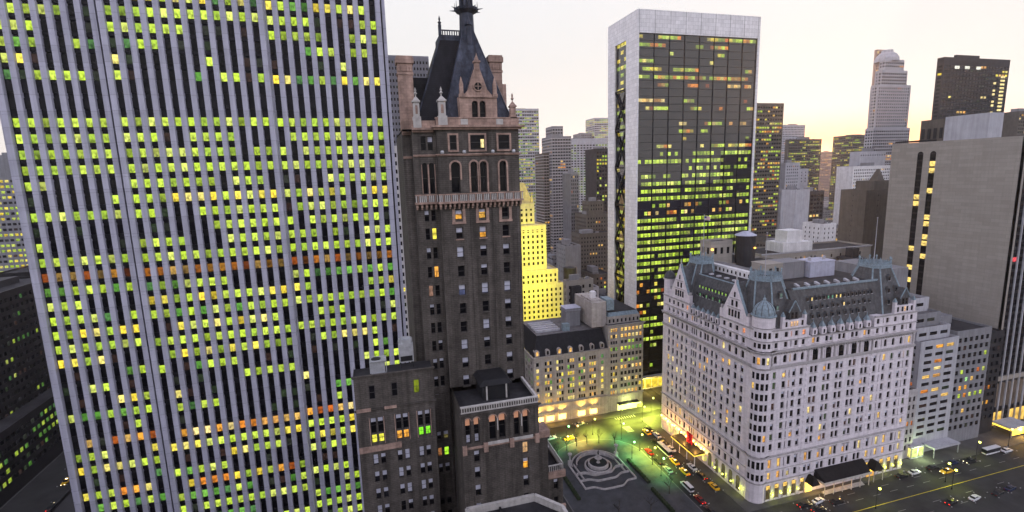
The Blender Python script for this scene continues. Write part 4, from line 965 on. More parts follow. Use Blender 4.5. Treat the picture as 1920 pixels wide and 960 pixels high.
tab = [(.5, .85), (.8, .3), (.35, .2), (.4, .1), (.55, .45), (.65, .5), (.6, .3), (.08, .08), (.4, .3), (.06, .4), (0, .0), (.3, .28), (.3, .12), (.05, .2), (.35, .6), (.4, .6), (.75, .7), (.1, .7), (.35, .7), (.7, .95), (.85, .95), (.92, .95), (.35, .6), (.35, .3)] + [(.93, .95)] * 9 + [(.6, .6), (.8, .7), (.5, .3), (.7, .5), (.35, .2), (.75, .6), (.8, .6), (.3, .2), (.7, .7), (.6, .6), (.1, .1), (.0, .0), (.0, .5), (0, 0)]
cw = (SX1 - SX0 - 2.2) / 8
for j, z in enumerate(fl):
    if z < 6: continue
    pL, pR = tab[j]; on = False; low = z < 128
    sub = 4
    for b in range(8):
        for k in range(sub):
            p = pL + (pR - pL) * (b / 7)
            if rnd.random() < (.45 if not low else .8): on = rnd.random() < p
            x0 = SX0 + 1.0 + b * cw + .25 + k * (cw - .4) / sub; x1 = x0 + (cw - .4) / sub - (.05 if not low else .35)
            pal = (LIME, LIME, YEL, ORA) if not low else (LIME,)
            if j in (6, 8, 11, 22, 23): pal = (ORA, WRM, LIME)
            if 33 <= j <= 37: pal = (ORA, YEL, LIME)
            kk = .85 if not low else 1.05
            g = col(*pal, k=kk * rnd.choice((1, 1, .6, .4))) if on else None
            zt = z + (.85 if not low else .95); zb = z - (.75 if not low else .95)
            if g is not None: win(T, NS, x0, x1, zb, zt, -.2, g, 'plain')
q = MB()
for z in fl: q.obox(NS, SX0 + 1, SX1 - 1.1, z - 1.75, z - 1.6, -.24, -.12, 0)
q.build('spandrel', 'blackmetal', T)
# side opening with X bracing
q = MB(); q.box(SX0 + 1.3, SX0 + 1.7, 246, 258.4, 0, 186.2, 0); q.build('glass_backing', 'solow_glass', T)
fe = Fr((SX0 + 1.3, 258.4, 0), (0, -1, 0), (-1, 0, 0))
for j, z in enumerate(fl):
    if z < 50: break
    for k in range(3):
        if rnd.random() < (.5 if z > 100 else .75): win(T, fe, .6 + k * 3.8, 3.8 + k * 3.8, z - .9, z + .9, .06, col(LIME, YEL, k=.7 if j < 8 else .4), 'plain')
zz = 40
while zz < 150:
    q = MB()
    for a, b in (((246.2, zz), (258.2, zz + 20)), ((258.2, zz), (246.2, zz + 20))): q.tube((SX0 + .6, a[0], a[1]), (SX0 + .6, b[0], b[1]), .55, .55, 4)
    q.box(SX0 + .2, SX0 + 1.1, 246.05, 258.35, zz + 19.6, zz + 20.4)
    q.build('cross_brace', 'gm_dark', T); zz += 20.4 if not 60 < zz < 90 else 20.4
finish(T, 'solow_glass')
# lit open plinth under it
q = thing('shop_front', 'bright yellow lit ground-level lobby below the glass tower, beside the white hotel', 'shop', (146, 222, 0))
b = MB(); b.box(134.6, 152, 231, 234, .15, 6.6); b.build('wall', 'travertine', q)
fr = north(0, 231); 
for k in range(4): win(q, fr, 135.2 + k * 4.1, 138.9 + k * 4.1, .8, 5.8, .03, (1.0, .72, .06), 'plain')
finish(q); lamp('lobby_light', 'POINT', (140, 226, 5), 2500, (1, .75, .15), q, .5)

# ================================================================== OTHER BUILDINGS
def block(name, label, cat, X0, X1, Y0, Y1, Zt, mat, fh=3.6, cp_=3.2, ww=1.4, wh=1.8, prob=.15, pals=(LIME,), k=.8, sides='NE', roof='roofdark', zs=4, group=None, style='plain', trim='plazatrim', T=None, dep=.25, plant=True, gl='glass', piers=None, bands=None, zb=0, fin=True, blank=(), pentcol=None, top=2.2, shade=None, piermat=None):
    own = T is None
    if own: T = thing(name, label, cat, ((X0 + X1) / 2, (Y0 + Y1) / 2, zb), group)
    wb = MB(); rows = []; z = Zt - top - wh
    while z > max(zs, zb + 1): rows.append((z, z + wh)); z -= fh
    rows = rows[::-1]
    def side(fr, L, on):
        if on:
            fac(T, wb, fr, L, zb, Zt, grid(0, L, cp_, ww), rows, dep, 0, None, lights(prob, pals, k), style, shade)
            if piers:
                pm = MB()
                for a, b in grid(0, L, cp_, piers, off=0) + [(L - piers, L)]: pm.obox(fr, max(0, a), b, zb, Zt - .5, .004, .45, 0)
                pm.build('pier', piermat or mat, T)
            if bands:
                pm = MB()
                for a, b in rows: pm.obox(fr, 0, L, b + .15, b + .15 + bands, .004, .25, 0)
                pm.build('floor_band', piermat or trim, T)
        else: wb.face([fr.p(0, zb), fr.p(L, zb), fr.p(L, Zt), fr.p(0, Zt)], 0)
    side(north(X0, Y0), X1 - X0, 'N' in sides and 'N' not in blank)
    side(east(X0, Y1), Y1 - Y0, 'E' in sides and 'E' not in blank)
    side(west(X1, Y0), Y1 - Y0, 'W' in sides and 'W' not in blank)
    wb.face([(X0, Y1, zb), (X1, Y1, zb), (X1, Y1, Zt), (X0, Y1, Zt)], 0)
    roofbox(wb, X0, X1, Y0, Y1, Zt, 1, 0)
    wb.build('wall', [mat, roof], T)
    if plant:
        pm = MB(); w_, d_ = X1 - X0, Y1 - Y0; a = rnd.uniform(.15, .4); b = rnd.uniform(.3, .5)
        pm.box(X0 + w_ * a, X0 + w_ * (a + .35), Y0 + d_ * b, Y0 + d_ * (b + .35), Zt, Zt + rnd.uniform(2.5, 4.5)); 
        for _ in range(3): x = X0 + w_ * rnd.uniform(.1, .85); y = Y0 + d_ * rnd.uniform(.1, .8); pm.box(x, x + 1.6, y, y + 1.4, Zt, Zt + 1.5)
        pm.build('rooftop_plant', pentcol or 'grey', T)
    if own and fin: finish(T, gl)
    return T

# ---- department store with floodlit shop windows
T = thing('department_store', 'pale stone store with dark mansard roof, round dormers and glowing yellow shop windows', 'department store', (88, 235, 0))
wb = MB(); NB_ = north(69.0, 213.0); L = 38.6
cl = [(1.2, 2.6)]
for c in (7.3, 13.2, 18.9, 24.6, 30.3): cl += [(c - 1.75, c - .75), (c - .5, c + .5), (c + .75, c + 1.75)]
cl += [(34.8, 36.2)]
rw = [(z - .95, z + .95) for z in (11.4, 14.6, 17.7, 20.8, 24.0, 27.2, 30.4)]
fac(T, wb, NB_, L, 0, 34.0, cl, rw, .3, 0, None, lambda i, j: col(WRM, YEL, k=.9) if rnd.random() < .55 else (col(GRN) if rnd.random() < .25 else None), 'plain')
fac(T, wb, east(69.0, 245), 32, 0, 34.0, grid(0, 32, 4.2, 1.5), rw, .3, 0, None, lambda i, j: col(GRN) if rnd.random() < .4 else None, 'plain')
wb.face([(107.6, 213, 0), (107.6, 245, 0), (107.6, 245, 34), (107.6, 213, 34)], 0)
for fr, b in ((NB_, L), (east(69, 245), 32)):
    tr = MB()
    moulding(tr, fr, 0, b, 33.4, .8, .7, 0, False); moulding(tr, fr, 0, b, 9.0, .6, .5, 0, False); moulding(tr, fr, 0, b, 28.8, .3, .25, 0, False); tr.build('stone_trim', 'berg', T)
tr = MB()
for x in (4.4, 10.3, 16.1, 21.8, 27.5, 33.2): tr.obox(NB_, x - .25, x + .25, 9.6, 33.4, .004, .15, 0)
tr.build('pilaster', 'berg', T)
rf = MB(); rf.loft([(69.2, 213.3), (107.4, 213.3), (107.4, 245), (69.2, 245)], 34.2, [(72.5, 218), (106.6, 218), (106.6, 243), (72.5, 243)], 43.0, 0, False)
rf.face([(72.5, 218, 43), (106.6, 218, 43), (106.6, 243, 43), (72.5, 243, 43)], 1); rf.build('roof', ['slate', 'rooflight'], T)
for k, x in enumerate((71, 76.3, 82.2, 87.9, 93.6, 99.3, 104.6)):
    d = MB(); fr = NB_; uu = x - 69; d.obox(fr, uu - 1.1, uu + 1.1, 34.3, 36.2, -2.6, -.3, 0)
    P = fr.p; arc = [P(uu + 1.1 * math.cos(t), 36.2 + 1.0 * math.sin(t), -.3) for t in [math.pi * i / 8 for i in range(9)]]; arb = [p + Vector((0, 3.2, 0)) for p in arc]
    d.face(arc, 0)
    for i in range(8): d.face([arc[i], arb[i], arb[i + 1], arc[i + 1]], 0)
    d.face([P(uu - .55, 34.7, -.27), P(uu + .55, 34.7, -.27), P(uu + .55, 36.3, -.27), P(uu, 36.8, -.27), P(uu - .55, 36.3, -.27)], 1, (1, .55, .15) if k in (0, 2, 3) else (0, 0, 0))
    d.build('dormer', ['berg', 'glass'], T, loc=(x, 213.3, 34.3))
for k in range(5):
    q = MB(); y = 221.5 + k * 3.2; q.box(73.5, 86, y, y + 1.8, 43.1, 44.1); q.build('skylight', 'lav', T)
q = MB(); q.box(86.8, 90.2, 219.6, 222, 43.0, 46.6); q.build('air_unit', 'copper', T)
q = MB(); q.box(91, 98.5, 226, 233, 43, 51.0); q.frust((90.2, 99.3, 225.2, 233.6), 51.0, (91.5, 98.0, 226.5, 232.5), 52.2); q.build('penthouse', 'grey', T)
q = MB(); q.box(90.5, 99.0, 225.5, 233.4, 52.25, 52.4); q.build('penthouse_roof', 'bluroof', T)
shop = glow('bright_shop_window', (1.0, .70, .18), 3.6); shopg = glow('greenish_canopy_light', (.95, 1.0, .25), 2.6)
for k, x in enumerate((71.4, 76.8, 83.0, 93.2, 99.6)):
    q = MB(); q.box(x - 1.9, x + 1.9, 212.75, 212.95, 1.2, 4.6); q.build('shop_window', shop, T)
    q = MB(); q.hexa([(x - 2.1, 211.6, 4.4), (x + 2.1, 211.6, 4.4), (x + 2.1, 212.95, 4.7), (x - 2.1, 212.95, 4.7), (x - 2.1, 211.65, 4.6), (x + 2.1, 211.65, 4.6), (x + 2.1, 212.95, 5.6), (x - 2.1, 212.95, 5.6)]); q.build('shop_awning', surf('cream_awning', (.6, .5, .3), .8, .1), T)
    lamp('facade_flood', 'SPOT', (x, 210.9, 5.8), 1300, (1, .58, .08), T, .2, 110, (x, 213, 9))
    lamp('shop_light', 'POINT', (x, 210.6, 3.2), 420, (1, .56, .08), T, .3)
wb.build('wall', ['berg'], T); finish(T)

# ---- tall neighbour with lit office rows
T = thing('office_building', 'narrow pale building with two bright orange window rows under a green copper attic', 'office building', (117, 226, 0))
wb = MB(); NQ = north(107.8, 213.4); L = 19.4
cl = [(1.4 + .0, 2.4), (2.7, 3.7), (4.0, 5.0)] + [(6.9 + k * 2.05, 8.3 + k * 2.05) for k in range(6)]
rw = [(z - .95, z + .95) for z in [42.6 - 3.25 * k for k in range(11)]][::-1]
prb = {0: .8, 1: .35, 2: .7, 3: .1, 4: .55, 5: .3, 6: .05, 7: .75, 8: .35, 9: .96, 10: .97}
fac(T, wb, NQ, L, 0, 45.2, cl, rw, .3, 0, None, lambda i, j: col(*((WRM,) if j in (0, 9, 10, 2, 4) else (YEL, GRN, LIME)), k=1.0) if rnd.random() < prb[j] * (1 if i > 2 or j != 9 else .5) else None, 'sash')
fac(T, wb, east(107.8, 245), 31.6, 0, 45.2, [], [], .3)
wb.face([(127.2, 213.4, 0), (127.2, 245, 0), (127.2, 245, 45.2), (127.2, 213.4, 45.2)], 0); wb.face([(107.8, 213.4, 45.2), (127.2, 213.4, 45.2), (127.2, 245, 45.2), (107.8, 245, 45.2)], 1)
for z, h, o_ in ((44.8, .6, .7), (8.2, .6, .4), (35.2, .35, .3), (25.5, .3, .25)): tr = MB(); moulding(tr, NQ, 0, L, z, h, o_, 0); tr.build('cornice', 'plazatrim', T)
fac(T, wb, north(108.6, 215.5), 17.6, 45.2, 49.0, grid(0, 17.6, 2.2, 1.0), [(45.8, 47.6)], .3, 0, None, lambda i, j: None, 'plain')
wb.box(108.6, 126.2, 216, 240, 45.2, 48.9, 0)
q = MB(); q.frust((108.9, 126.0, 215.6, 240), 49.0, (109.8, 125.2, 216.8, 239), 50.7, 0); q.build('copper_attic', 'copper', T); q = MB(); q.box(110, 125, 217, 238.8, 50.75, 50.9); q.build('attic_roof', 'roofdark', T)
q = MB(); q.box(100.8, 108.6, 217, 238, 44, 56.5); q.box(101.5, 107, 219, 232, 56.5, 57.4); q.build('party_wall_tower', 'berg', T)
q = MB(); q.box(108.65, 112.6, 216.5, 224, 52.0, 57.4); q.build('copper_penthouse', 'copper', T)
q = MB(); q.lathe((104.5, 224, 57.4), [(1.6, 0), (1.6, 3.0), (.9, 3.4), (0, 3.6)], 14); q.build('rooftop_tank', 'white', T)
wb.build('wall', ['berg', 'roofdark'], T)
q = MB(); q.box(112.5, 124, 209.6, 213.2, 4.4, 4.7); q.build('canopy', 'blackmetal', T)
q = MB(); q.box(112.4, 124.1, 209.4, 209.58, 4.3, 5.0); q.box(113, 123.6, 212.9, 213.1, .5, 4.0); q.build('canopy_light', shopg, T)
lamp('canopy_flood', 'POINT', (118, 210.4, 5.4), 800, (.85, 1, .3), T, .3); lamp('canopy_flood', 'POINT', (118, 208, 3.2), 500, (.8, 1, .25), T, .3)
finish(T)

# ---- floodlit stepped tower
T = thing('floodlit_tower', 'stepped tower floodlit brilliant yellow from top to bottom, behind the dark brick hotel tower', 'tower', (100, 310, 0))
steps = [(84, 119.0, 300.0, 336, 0, 47.5), (84, 115.7, 300.6, 332, 47.5, 57.0), (84, 108.2, 301.2, 326, 57, 86.4), (84, 100.8, 302, 322, 86.4, 100.5)]
for i, (a, b, c, d, z0, z1) in enumerate(steps):
    block('x', '', '', a, b, c, d, z1, 'crown', 3.5, 3.1, 1.3, 1.9, .0, (YEL,), .8, 'NE', 'crown', zs=z0 + 1, T=T, zb=z0, plant=False, fin=False)
q = MB()
for z, x1, y in ((46.6, 119.2, 299.8), (31.5, 119.2, 299.8), (56.2, 115.9, 300.4), (83.0, 108.4, 301.0), (86.0, 108.4, 301.0), (97.6, 101, 301.8), (100.4, 101, 301.8)): q = MB(); q.box(84, x1, y, y + .5, z, z + .7); q.build('cornice', 'crown', T)
q = MB(); q.frust((84.5, 100.4, 302.5, 321), 100.7, (90, 96, 307, 315), 114); q.frust((84, 86, 302, 304), 100, (84.9, 85.1, 303, 303.2), 107); q.frust((98.6, 100.6, 302, 304), 100, (99.5, 99.7, 303, 303.2), 107); q.build('roof', 'gold', T)
finish(T)
for x, z, tz, pw in ((80, 30, 30, 8e4), (108, 26, 24, 8e4), (92, 50, 62, 1.1e5), (114, 50, 60, 7e4), (98, 62, 92, 9e4), (88, 66, 108, 6e4)):
    lamp('floodlight', 'SPOT', (x, 268, z), pw * .62, (1, .93, .03), T, .8, 88, (x * .6 + 38, 302, tz))

# ---- long cream building close behind the mansard hotel and other middle-distance blocks
block('apartment_building', 'white grid-fronted apartment tower squeezed between the striped office tower and the dark hotel tower', 'apartment building', 9.6, 37, 225, 262, 132.4, 'white', 3.5, 2.75, 1.35, 1.75, .12, (ORA, YEL, LIME), .9, 'NE', zs=8, style='plain', dep=.35)
T = block('office_tower', 'tall grey gridded tower seen behind the left brick chimney of the dark hotel', 'office tower', 2, 42.6, 330, 372, 193, 'bluegrey', 3.7, 1.9, 1.1, 1.7, .015, (ORA, YEL), 1, 'NE', zs=110, plant=True, piers=.45)
block('office_tower', 'pale green-lit gridded tower with a gilded top, right of the dark hotel tower', 'office tower', 172, 208.8, 600, 640, 196.6, 'lav', 3.8, 3.0, 2.3, 1.7, .62, (LIME, GRN, YEL), .62, 'NE', zs=70, bands=.8, pentcol='gold')
block('apartment_tower', 'slender dark banded apartment tower in the gap left of the white-framed glass tower', 'apartment tower', 195, 218, 520, 552, 157.5, 'grey', 3.3, 3.1, 2.3, 1.5, .05, (ORA, WRM), .9, 'NE', zs=20, bands=.7, plant=False)
block('apartment_tower', 'lower grey shoulder tower attached in front of the slender banded apartment tower', 'apartment tower', 188, 194.8, 528, 556, 140, 'brown', 3.3, 3.0, 1.8, 1.5, .04, (ORA,), .9, 'NE', zs=20, plant=False, bands=.6)
block('apartment_tower', 'narrow upper stage crowning the slender banded apartment tower', 'tower top', 197.6, 210, 524, 545, 168.5, 'grey', 3.3, 3.0, 1.8, 1.6, .0, (ORA,), .9, 'NE', zs=156, plant=False, zb=158, bands=.6)
block('office_tower', 'white vertically striped tower top with green lit offices, far behind between two dark towers', 'office tower', 292, 352, 700, 745, 167, 'lav', 3.8, 5.0, 3.2, 2.0, .5, (LIME, GRN), .55, 'NE', zs=60, piers=1.2, top=8)
block('office_tower', 'farthest pale tower with bright yellow-green window bands, left of the white frame', 'office tower', 425, 455, 900, 940, 219, 'lav', 4.0, 3.6, 3.0, 1.9, .6, (LIME, YEL), .7, 'NE', zs=120)
block('office_tower', 'hazy flat-topped far tower beside the pale green-banded one', 'office tower', 398, 423, 905, 940, 191, 'grey', 4.0, 3.6, 1.6, 1.9, .05, (LIME,), .6, 'NE', zs=120)
block('office_building', 'black slab tower with a blank side and square green-lit windows left of the white frame', 'office tower', 214.6, 232, 450, 476, 140.4, 'dark', 3.5, 2.9, 1.9, 1.9, .55, (LIME, YEL), .8, 'NE', zs=40, blank=('E',))
block('apartment_tower', 'slim dark pillar-like tower right of the banded apartment tower', 'apartment tower', 179.4, 187.2, 430, 450, 118.4, 'grey', 3.4, 1.9, .9, 2.0, .03, (ORA,), .8, 'NE', zs=20, piers=.5)
block('apartment_building', 'stepped old brown brick building with a few warm windows under the black slab tower', 'building', 181, 206, 400, 425, 82, 'brown', 3.4, 2.6, 1.1, 1.6, .05, (ORA, WRM), .9, zs=20)
block('apartment_building', 'lower brown brick block in front of the stepped old brick building', 'building', 166, 196, 380, 398, 68, 'brown', 3.4, 2.6, 1.1, 1.6, .04, (ORA, WRM), .9, zs=15)
block('apartment_building', 'top storeys of a brick building stepped back above its neighbours, left of the white frame', 'building', 186, 200, 405, 420, 93, 'brown', 3.4, 2.4, 1.0, 1.6, .05, (ORA,), .9, zs=82, zb=82)
block('warehouse', 'blank pale slab building with an outside pipe among the dark roofs beyond the floodlit tower', 'building', 145, 158, 360, 380, 62, 'grey', 3.6, 4, 1.0, 1.4, .0, (ORA,), .9, blank=('N',), zs=40)
T = thing('water_tank', 'big dark cylindrical rooftop water tank between the floodlit tower and the white frame', 'water tank', (125, 303, 45))
q = MB(); q.lathe((125.2, 303, 47.5), [(4.4, 0), (4.4, 10.0), (3.4, 10.3), (0, 11)], 18); q.build('tank', 'dark', T)
q = MB()
for k in range(6): q.tube((125.2 + 3.6 * math.cos(k), 303 + 3.6 * math.sin(k), 38), (125.2 + 3.6 * math.cos(k), 303 + 3.6 * math.sin(k), 47.5), .2, .2, 5)
q.build('leg', 'blackmetal', T)
block('office_building', 'low cream building with cornice just right of the floodlit tower base', 'building', 105.9, 122.8, 262, 267, 57.2, 'beige', 3.8, 4.2, 1.3, 2.0, .0, (YEL,), .8, trim='lav', zs=20)
block('office_building', 'dark building with three rows of bright pale-yellow windows behind the store roof', 'building', 105.4, 121, 240.5, 247, 49, 'dark', 3.6, 3.6, 2.4, 2.2, .8, (((.95, .95, .35),),), 1.0, zs=34, plant=False)
block('apartment_building', 'plain dark penthouse block standing on roofs between the cream cornice building and the store', 'building', 108, 114, 259, 262, 54, 'dark', 3.6, 3.6, 1, 1, 0, (LIME,), zs=50, plant=False)

# right of the glass tower
block('office_tower', 'dark tower with many broken green-yellow window rows directly right of the white frame', 'office tower', 340, 385.3, 400, 440, 177, 'brown', 3.7, 2.9, 2.4, 1.7, .42, (LIME, YEL, LIME, ORA), .75, 'N', zs=10, pentcol='brown')
block('office_tower', 'tall hazy grey-pink gridded tower behind the broken-lit dark tower', 'office tower', 672, 721, 700, 708, 185.5, 'lav', 3.8, 3.0, 1.6, 1.8, .04, (ORA,), .8, 'N', zs=80)
block('office_tower', 'dark flat-topped office block speckled with green lights left of the sunset gap', 'office tower', 541, 596, 550, 556, 152.6, 'brown', 3.7, 2.8, 1.9, 1.6, .4, (LIME, YEL), .75, 'N', zs=40)
block('apartment_tower', 'pale grey twin-shaft apartment tower, left and taller shaft, below the speckled dark block', 'apartment tower', 411, 429, 420, 427, 121.5, 'lav', 3.2, 2.6, 1.1, 1.5, .05, (ORA, WRM), .9, 'N', zs=20)
block('apartment_tower', 'plain blank right shaft of the pale grey twin-shaft apartment tower', 'apartment tower', 449, 461.5, 440, 455, 114.6, 'lav', 3.2, 5, 1.1, 1.5, .03, (ORA,), .9, 'N', zs=100)
block('office_tower', 'glowing pink-orange far tower standing in the sunset gap', 'office tower', 1084, 1122, 1000, 1006, 149, 'terracotta', 3.8, 3.2, 1.7, 1.8, .25, (ORA, WRM), 1.0, 'N', zs=30)
block('office_tower', 'brown blank-sided block with lit green windows on the right of the sunset gap', 'office tower', 709.3, 762, 600, 634, 161, 'brown', 3.7, 3.0, 2.0, 1.7, .32, (LIME, YEL), .75, 'NE', zs=30)
# crystalline domed tower
T = block('skyscraper', 'tall pale stepped skyscraper with a rounded faceted top near the right skyline', 'skyscraper', 561, 617, 450, 460, 158, 'lav', 3.5, 3.1, 2.0, 1.8, .03, (ORA, WRM), 1, 'NE', zs=60, plant=False, fin=False, bands=.6)
for a, b, c, d, z0, z1 in ((564, 613, 451, 460, 158, 206), (569, 607, 452, 460, 206, 222), (574, 602, 453, 460, 222, 234)):
    block('x', '', '', a, b, c, d, z1, 'lav', 3.5, 3.1, 2.0, 1.8, .02, (ORA,), 1, 'NE', zs=z0, T=T, zb=z0, plant=False, fin=False, bands=.6, piers=.5)
q = MB(); q.lathe((588, 463, 234), [(12.4, 0), (11.8, 4), (9.5, 8), (6, 10.5), (5.6, 13), (0, 13.6)], 12, 0, False); q.build('dome', 'lav', T); finish(T)
block('office_tower', 'thin lattice-like far tower peeping left of the rounded skyscraper top', 'office tower', 866, 893, 700, 705, 312, 'terracotta', 4.5, 4.5, 3.0, 2.8, .3, (WRM,), .8, 'N', zs=200, plant=False)
block('hotel', 'broad white grid-fronted slab block below the rounded skyscraper', 'building', 452.5, 503, 380, 398, 116, 'white', 3.0, 2.3, 1.3, 1.5, .05, (WRM, ORA), .8, 'NE', zs=30, blank=('E',))
block('hotel', 'white upper box set back on top of the broad white grid-fronted slab', 'building', 467, 500, 386, 397, 130, 'lav', 3.6, 3, 1.2, 1.2, .0, (WRM,), .8, 'N', zs=126, zb=116)
T = block('apartment_tower', 'very tall black tower on the right skyline with three white lamps near its top', 'apartment tower', 513.6, 600, 350, 356, 212, 'dark', 3.4, 4.2, 3.4, 2.0, .05, (WRM, YEL), .9, 'NE', zs=60, gl='glass', fin=False, top=6, pentcol='dark')
fr = north(513.6, 350)
for x in (14, 27, 42): win(T, fr, x, x + 6, 203, 205.5, .1, (1.0, 1.0, .85), 'plain')
for k in range(26): win(T, fr, 76 - 0, 82, 196 - k * 3.4, 197.8 - k * 3.4, .1, (1, .82, .35), 'plain'); 
for k in range(20): 
    if k % 3 != 1: win(T, fr, 67, 70.5, 190 - k * 3.4, 192 - k * 3.4, .1, (1, .8, .35), 'plain')
finish(T)
block('apartment_tower', 'sliver of a lit tower cut off by the right picture edge beside the black tower', 'apartment tower', 640, 668, 360, 380, 166, 'brown', 3.4, 3, 2, 1.8, .3, (WRM,), .9, 'N', zs=60)
# brown tower behind the mansard hotel
T = block('apartment_tower', 'olive-brown brick apartment tower with balconies on the right half, behind the white mansard hotel', 'apartment tower', 285.5, 305, 230, 247, 103, 'brown', 3.1, 30, .5, .8, .0, (WRM,), .9, 'NE', zs=40, fin=False, plant=False)
block('x', '', '', 305, 330, 231, 247, 101.5, 'grey', 3.1, 3.6, 2.4, 1.7, .12, (WRM, ORA), 1, 'N', zs=40, T=T, fin=False, plant=False, bands=.5)
q = MB(); q.box(296, 312, 234, 246, 103, 109); q.frust((299, 304, 234, 240), 109, (301, 302, 236, 237), 116); q.build('rooftop_plant', 'brown', T); finish(T)
block('apartment_building', 'blank grey far block adjoining a dark gridded front above the cream arched-window building', 'building', 335, 349, 330, 345, 99, 'lav', 3.4, 3, 1, 1, .0, (WRM,), .9, 'E', zs=90, blank=('E', 'N'))
block('apartment_building', 'dark gridded far block joined to the right of a blank grey block', 'building', 349.2, 364, 330, 342, 97.4, 'dark', 3.3, 3.4, 2.6, 1.8, .04, (WRM,), .9, 'N', zs=30)
block('apartment_building', 'small white-roofed block left of the olive-brown apartment tower', 'building', 331, 345, 300, 318, 74, 'white', 3.5, 4, 1, 1.6, .02, (WRM,), .9, 'NE', zs=20)
# cream building with arched windows
T = thing('apartment_building', 'long cream building with a row of small arched windows behind the mansard hotel roof', 'apartment building', (228, 215, 0))
wb = MB(); fr = north(189, 205); L = 72
cl = [(3.5, 4.5), (8.6, 9.6), (12.6, 13.6), (15.6, 16.6), (21.2, 22.2), (24.4, 25.4), (26.8, 27.8), (31, 32), (33.6, 34.6), (38.5, 39.5), (44.5, 45.6), (50.6, 51.8), (58, 59.2), (64, 65.2)]
fac(T, wb, fr, L, 0, 75.8, cl, [(60.5, 62.6), (65.5, 67.8), (71.0, 73.0)], .4, 0, None, lambda i, j: (1, .5, .15) if (i, j) in ((9, 2), (6, 2)) else None, 'sash', arch=1, mask=lambda i, j: j == 2 or (j == 1 and i > 9) or (j == 0 and i < 3))
fac(T, wb, east(189, 225), 20, 0, 75.8, [(8, 9), (14, 15)], [(70, 72)], .4, 0, None, None, 'sash')
roofbox(wb, 189, 261, 205, 225, 75.0, 1, 0); wb.face([(261, 205, 0), (261, 225, 0), (261, 225, 75), (261, 205, 75)], 0)
wb.build('wall', ['beige', 'roofdark'], T); tr = MB(); moulding(tr, fr, 0, L, 75.2, .7, .5, 0); tr.build('cornice', 'lav', T)
q = MB(); q.box(205, 224, 208, 220, 75, 80); q.box(209, 219, 210, 218, 80, 86); q.build('penthouse', 'white', T); finish(T)
T = thing('water_tank', 'tall black water tank with a pale conical lid behind the mansard hotel roof', 'water tank', (167, 192, 70))
q = MB(); q.lathe((167.3, 192, 72), [(4.3, 0), (4.3, 16.4)], 8, 0, False); q.build('tank', 'dark', T); q = MB(); q.lathe((167.3, 192, 88.4), [(4.8, 0), (4.8, .3), (1.2, 1.9), (0, 2.0)], 12); q.build('lid', 'bluroof', T)
q = MB(); q.lathe((168.8, 187.5, 82.5), [(0, 0), (.45, .2), (.45, .7), (0, .9)], 8); q.build('lamp', glow('orange_roof_lamp', (1, .45, .06), 4), T)
T = block('penthouse', 'small cream rooftop house with three dark windows beside the tall black water tank', 'penthouse', 150.3, 162, 194, 202, 85.4, 'beige', 3.5, 3.4, 1.5, 3.0, .0, (WRM,), 1, 'NE', zs=80, zb=74, plant=False, fin=False)
q = MB(); q.lathe((150.6, 193.6, 82.0), [(0, 0), (.6, .2), (.6, .9), (0, 1.1)], 8); q.build('lamp', glow('orange_wall_lamp', (1, .5, .08), 4), T); finish(T)
block('roof_extension', 'low cream service building with a terrace below the small three-windowed rooftop house', 'building', 150, 187, 193, 204, 74.5, 'beige', 3.4, 4, 1.2, 1.5, .0, (WRM,), 1, 'N', zs=40)
for i, (a, b, c, d, z0, z1, mt, lb) in enumerate(((172, 184.8, 160, 168, 74, 80.2, 'bluroof', 'white rooftop shed with two chimney pots in the middle of the mansard hotel roof'),
        (160, 171, 162, 170, 74, 80.6, 'grey', 'grey louvred rooftop plant room left of the white shed'), (150, 158, 160, 168, 74, 81, 'beige', 'cream stair house with two dark doors on the mansard hotel roof'))):
    T = thing('plant_room', lb, 'plant room', ((a + b) / 2, (c + d) / 2, z0)); q = MB(); q.box(a, b, c, d, z0, z1); q.box(a - .2, b + .2, c - .2, d + .2, z1, z1 + .3); q.build('wall', mt, T)
    if i == 0:
        for x in (174.5, 182): q = MB(); q.lathe((x, 163, z1 + .3), [(.6, 0), (.6, 1.2), (.9, 1.3), (0, 1.7)], 8); q.build('chimney_pot', 'lav', T)
    if i == 2:
        for x in (151.5, 154.8): q = MB(); q.box(x, x + 1.3, c - .06, c - .01, 76.5, 79.5); q.build('door', 'blackmetal', T)
    if i == 1: q = MB(); q.box(a - 1.8, a - .1, c + 1, c + 4, z0, z1 - .3); q.build('duct', 'blackmetal', T)
T = thing('water_tank', 'squat round tank with a dark cap left of the olive-brown tower', 'water tank', (240, 200, 66))
q = MB(); q.lathe((240.5, 199, 62), [(7, 0), (7, 7.0), (5.8, 7.1), (5.8, 8.6), (0, 10)], 20, 0); q.build('tank', 'beige', T); q = MB(); q.lathe((240.5, 199, 70.6), [(6.6, 0), (6.6, .8), (0, 1.4)], 20); q.box(238.5, 243, 197, 201, 71.5, 76.5); q.build('cap', 'dark', T)

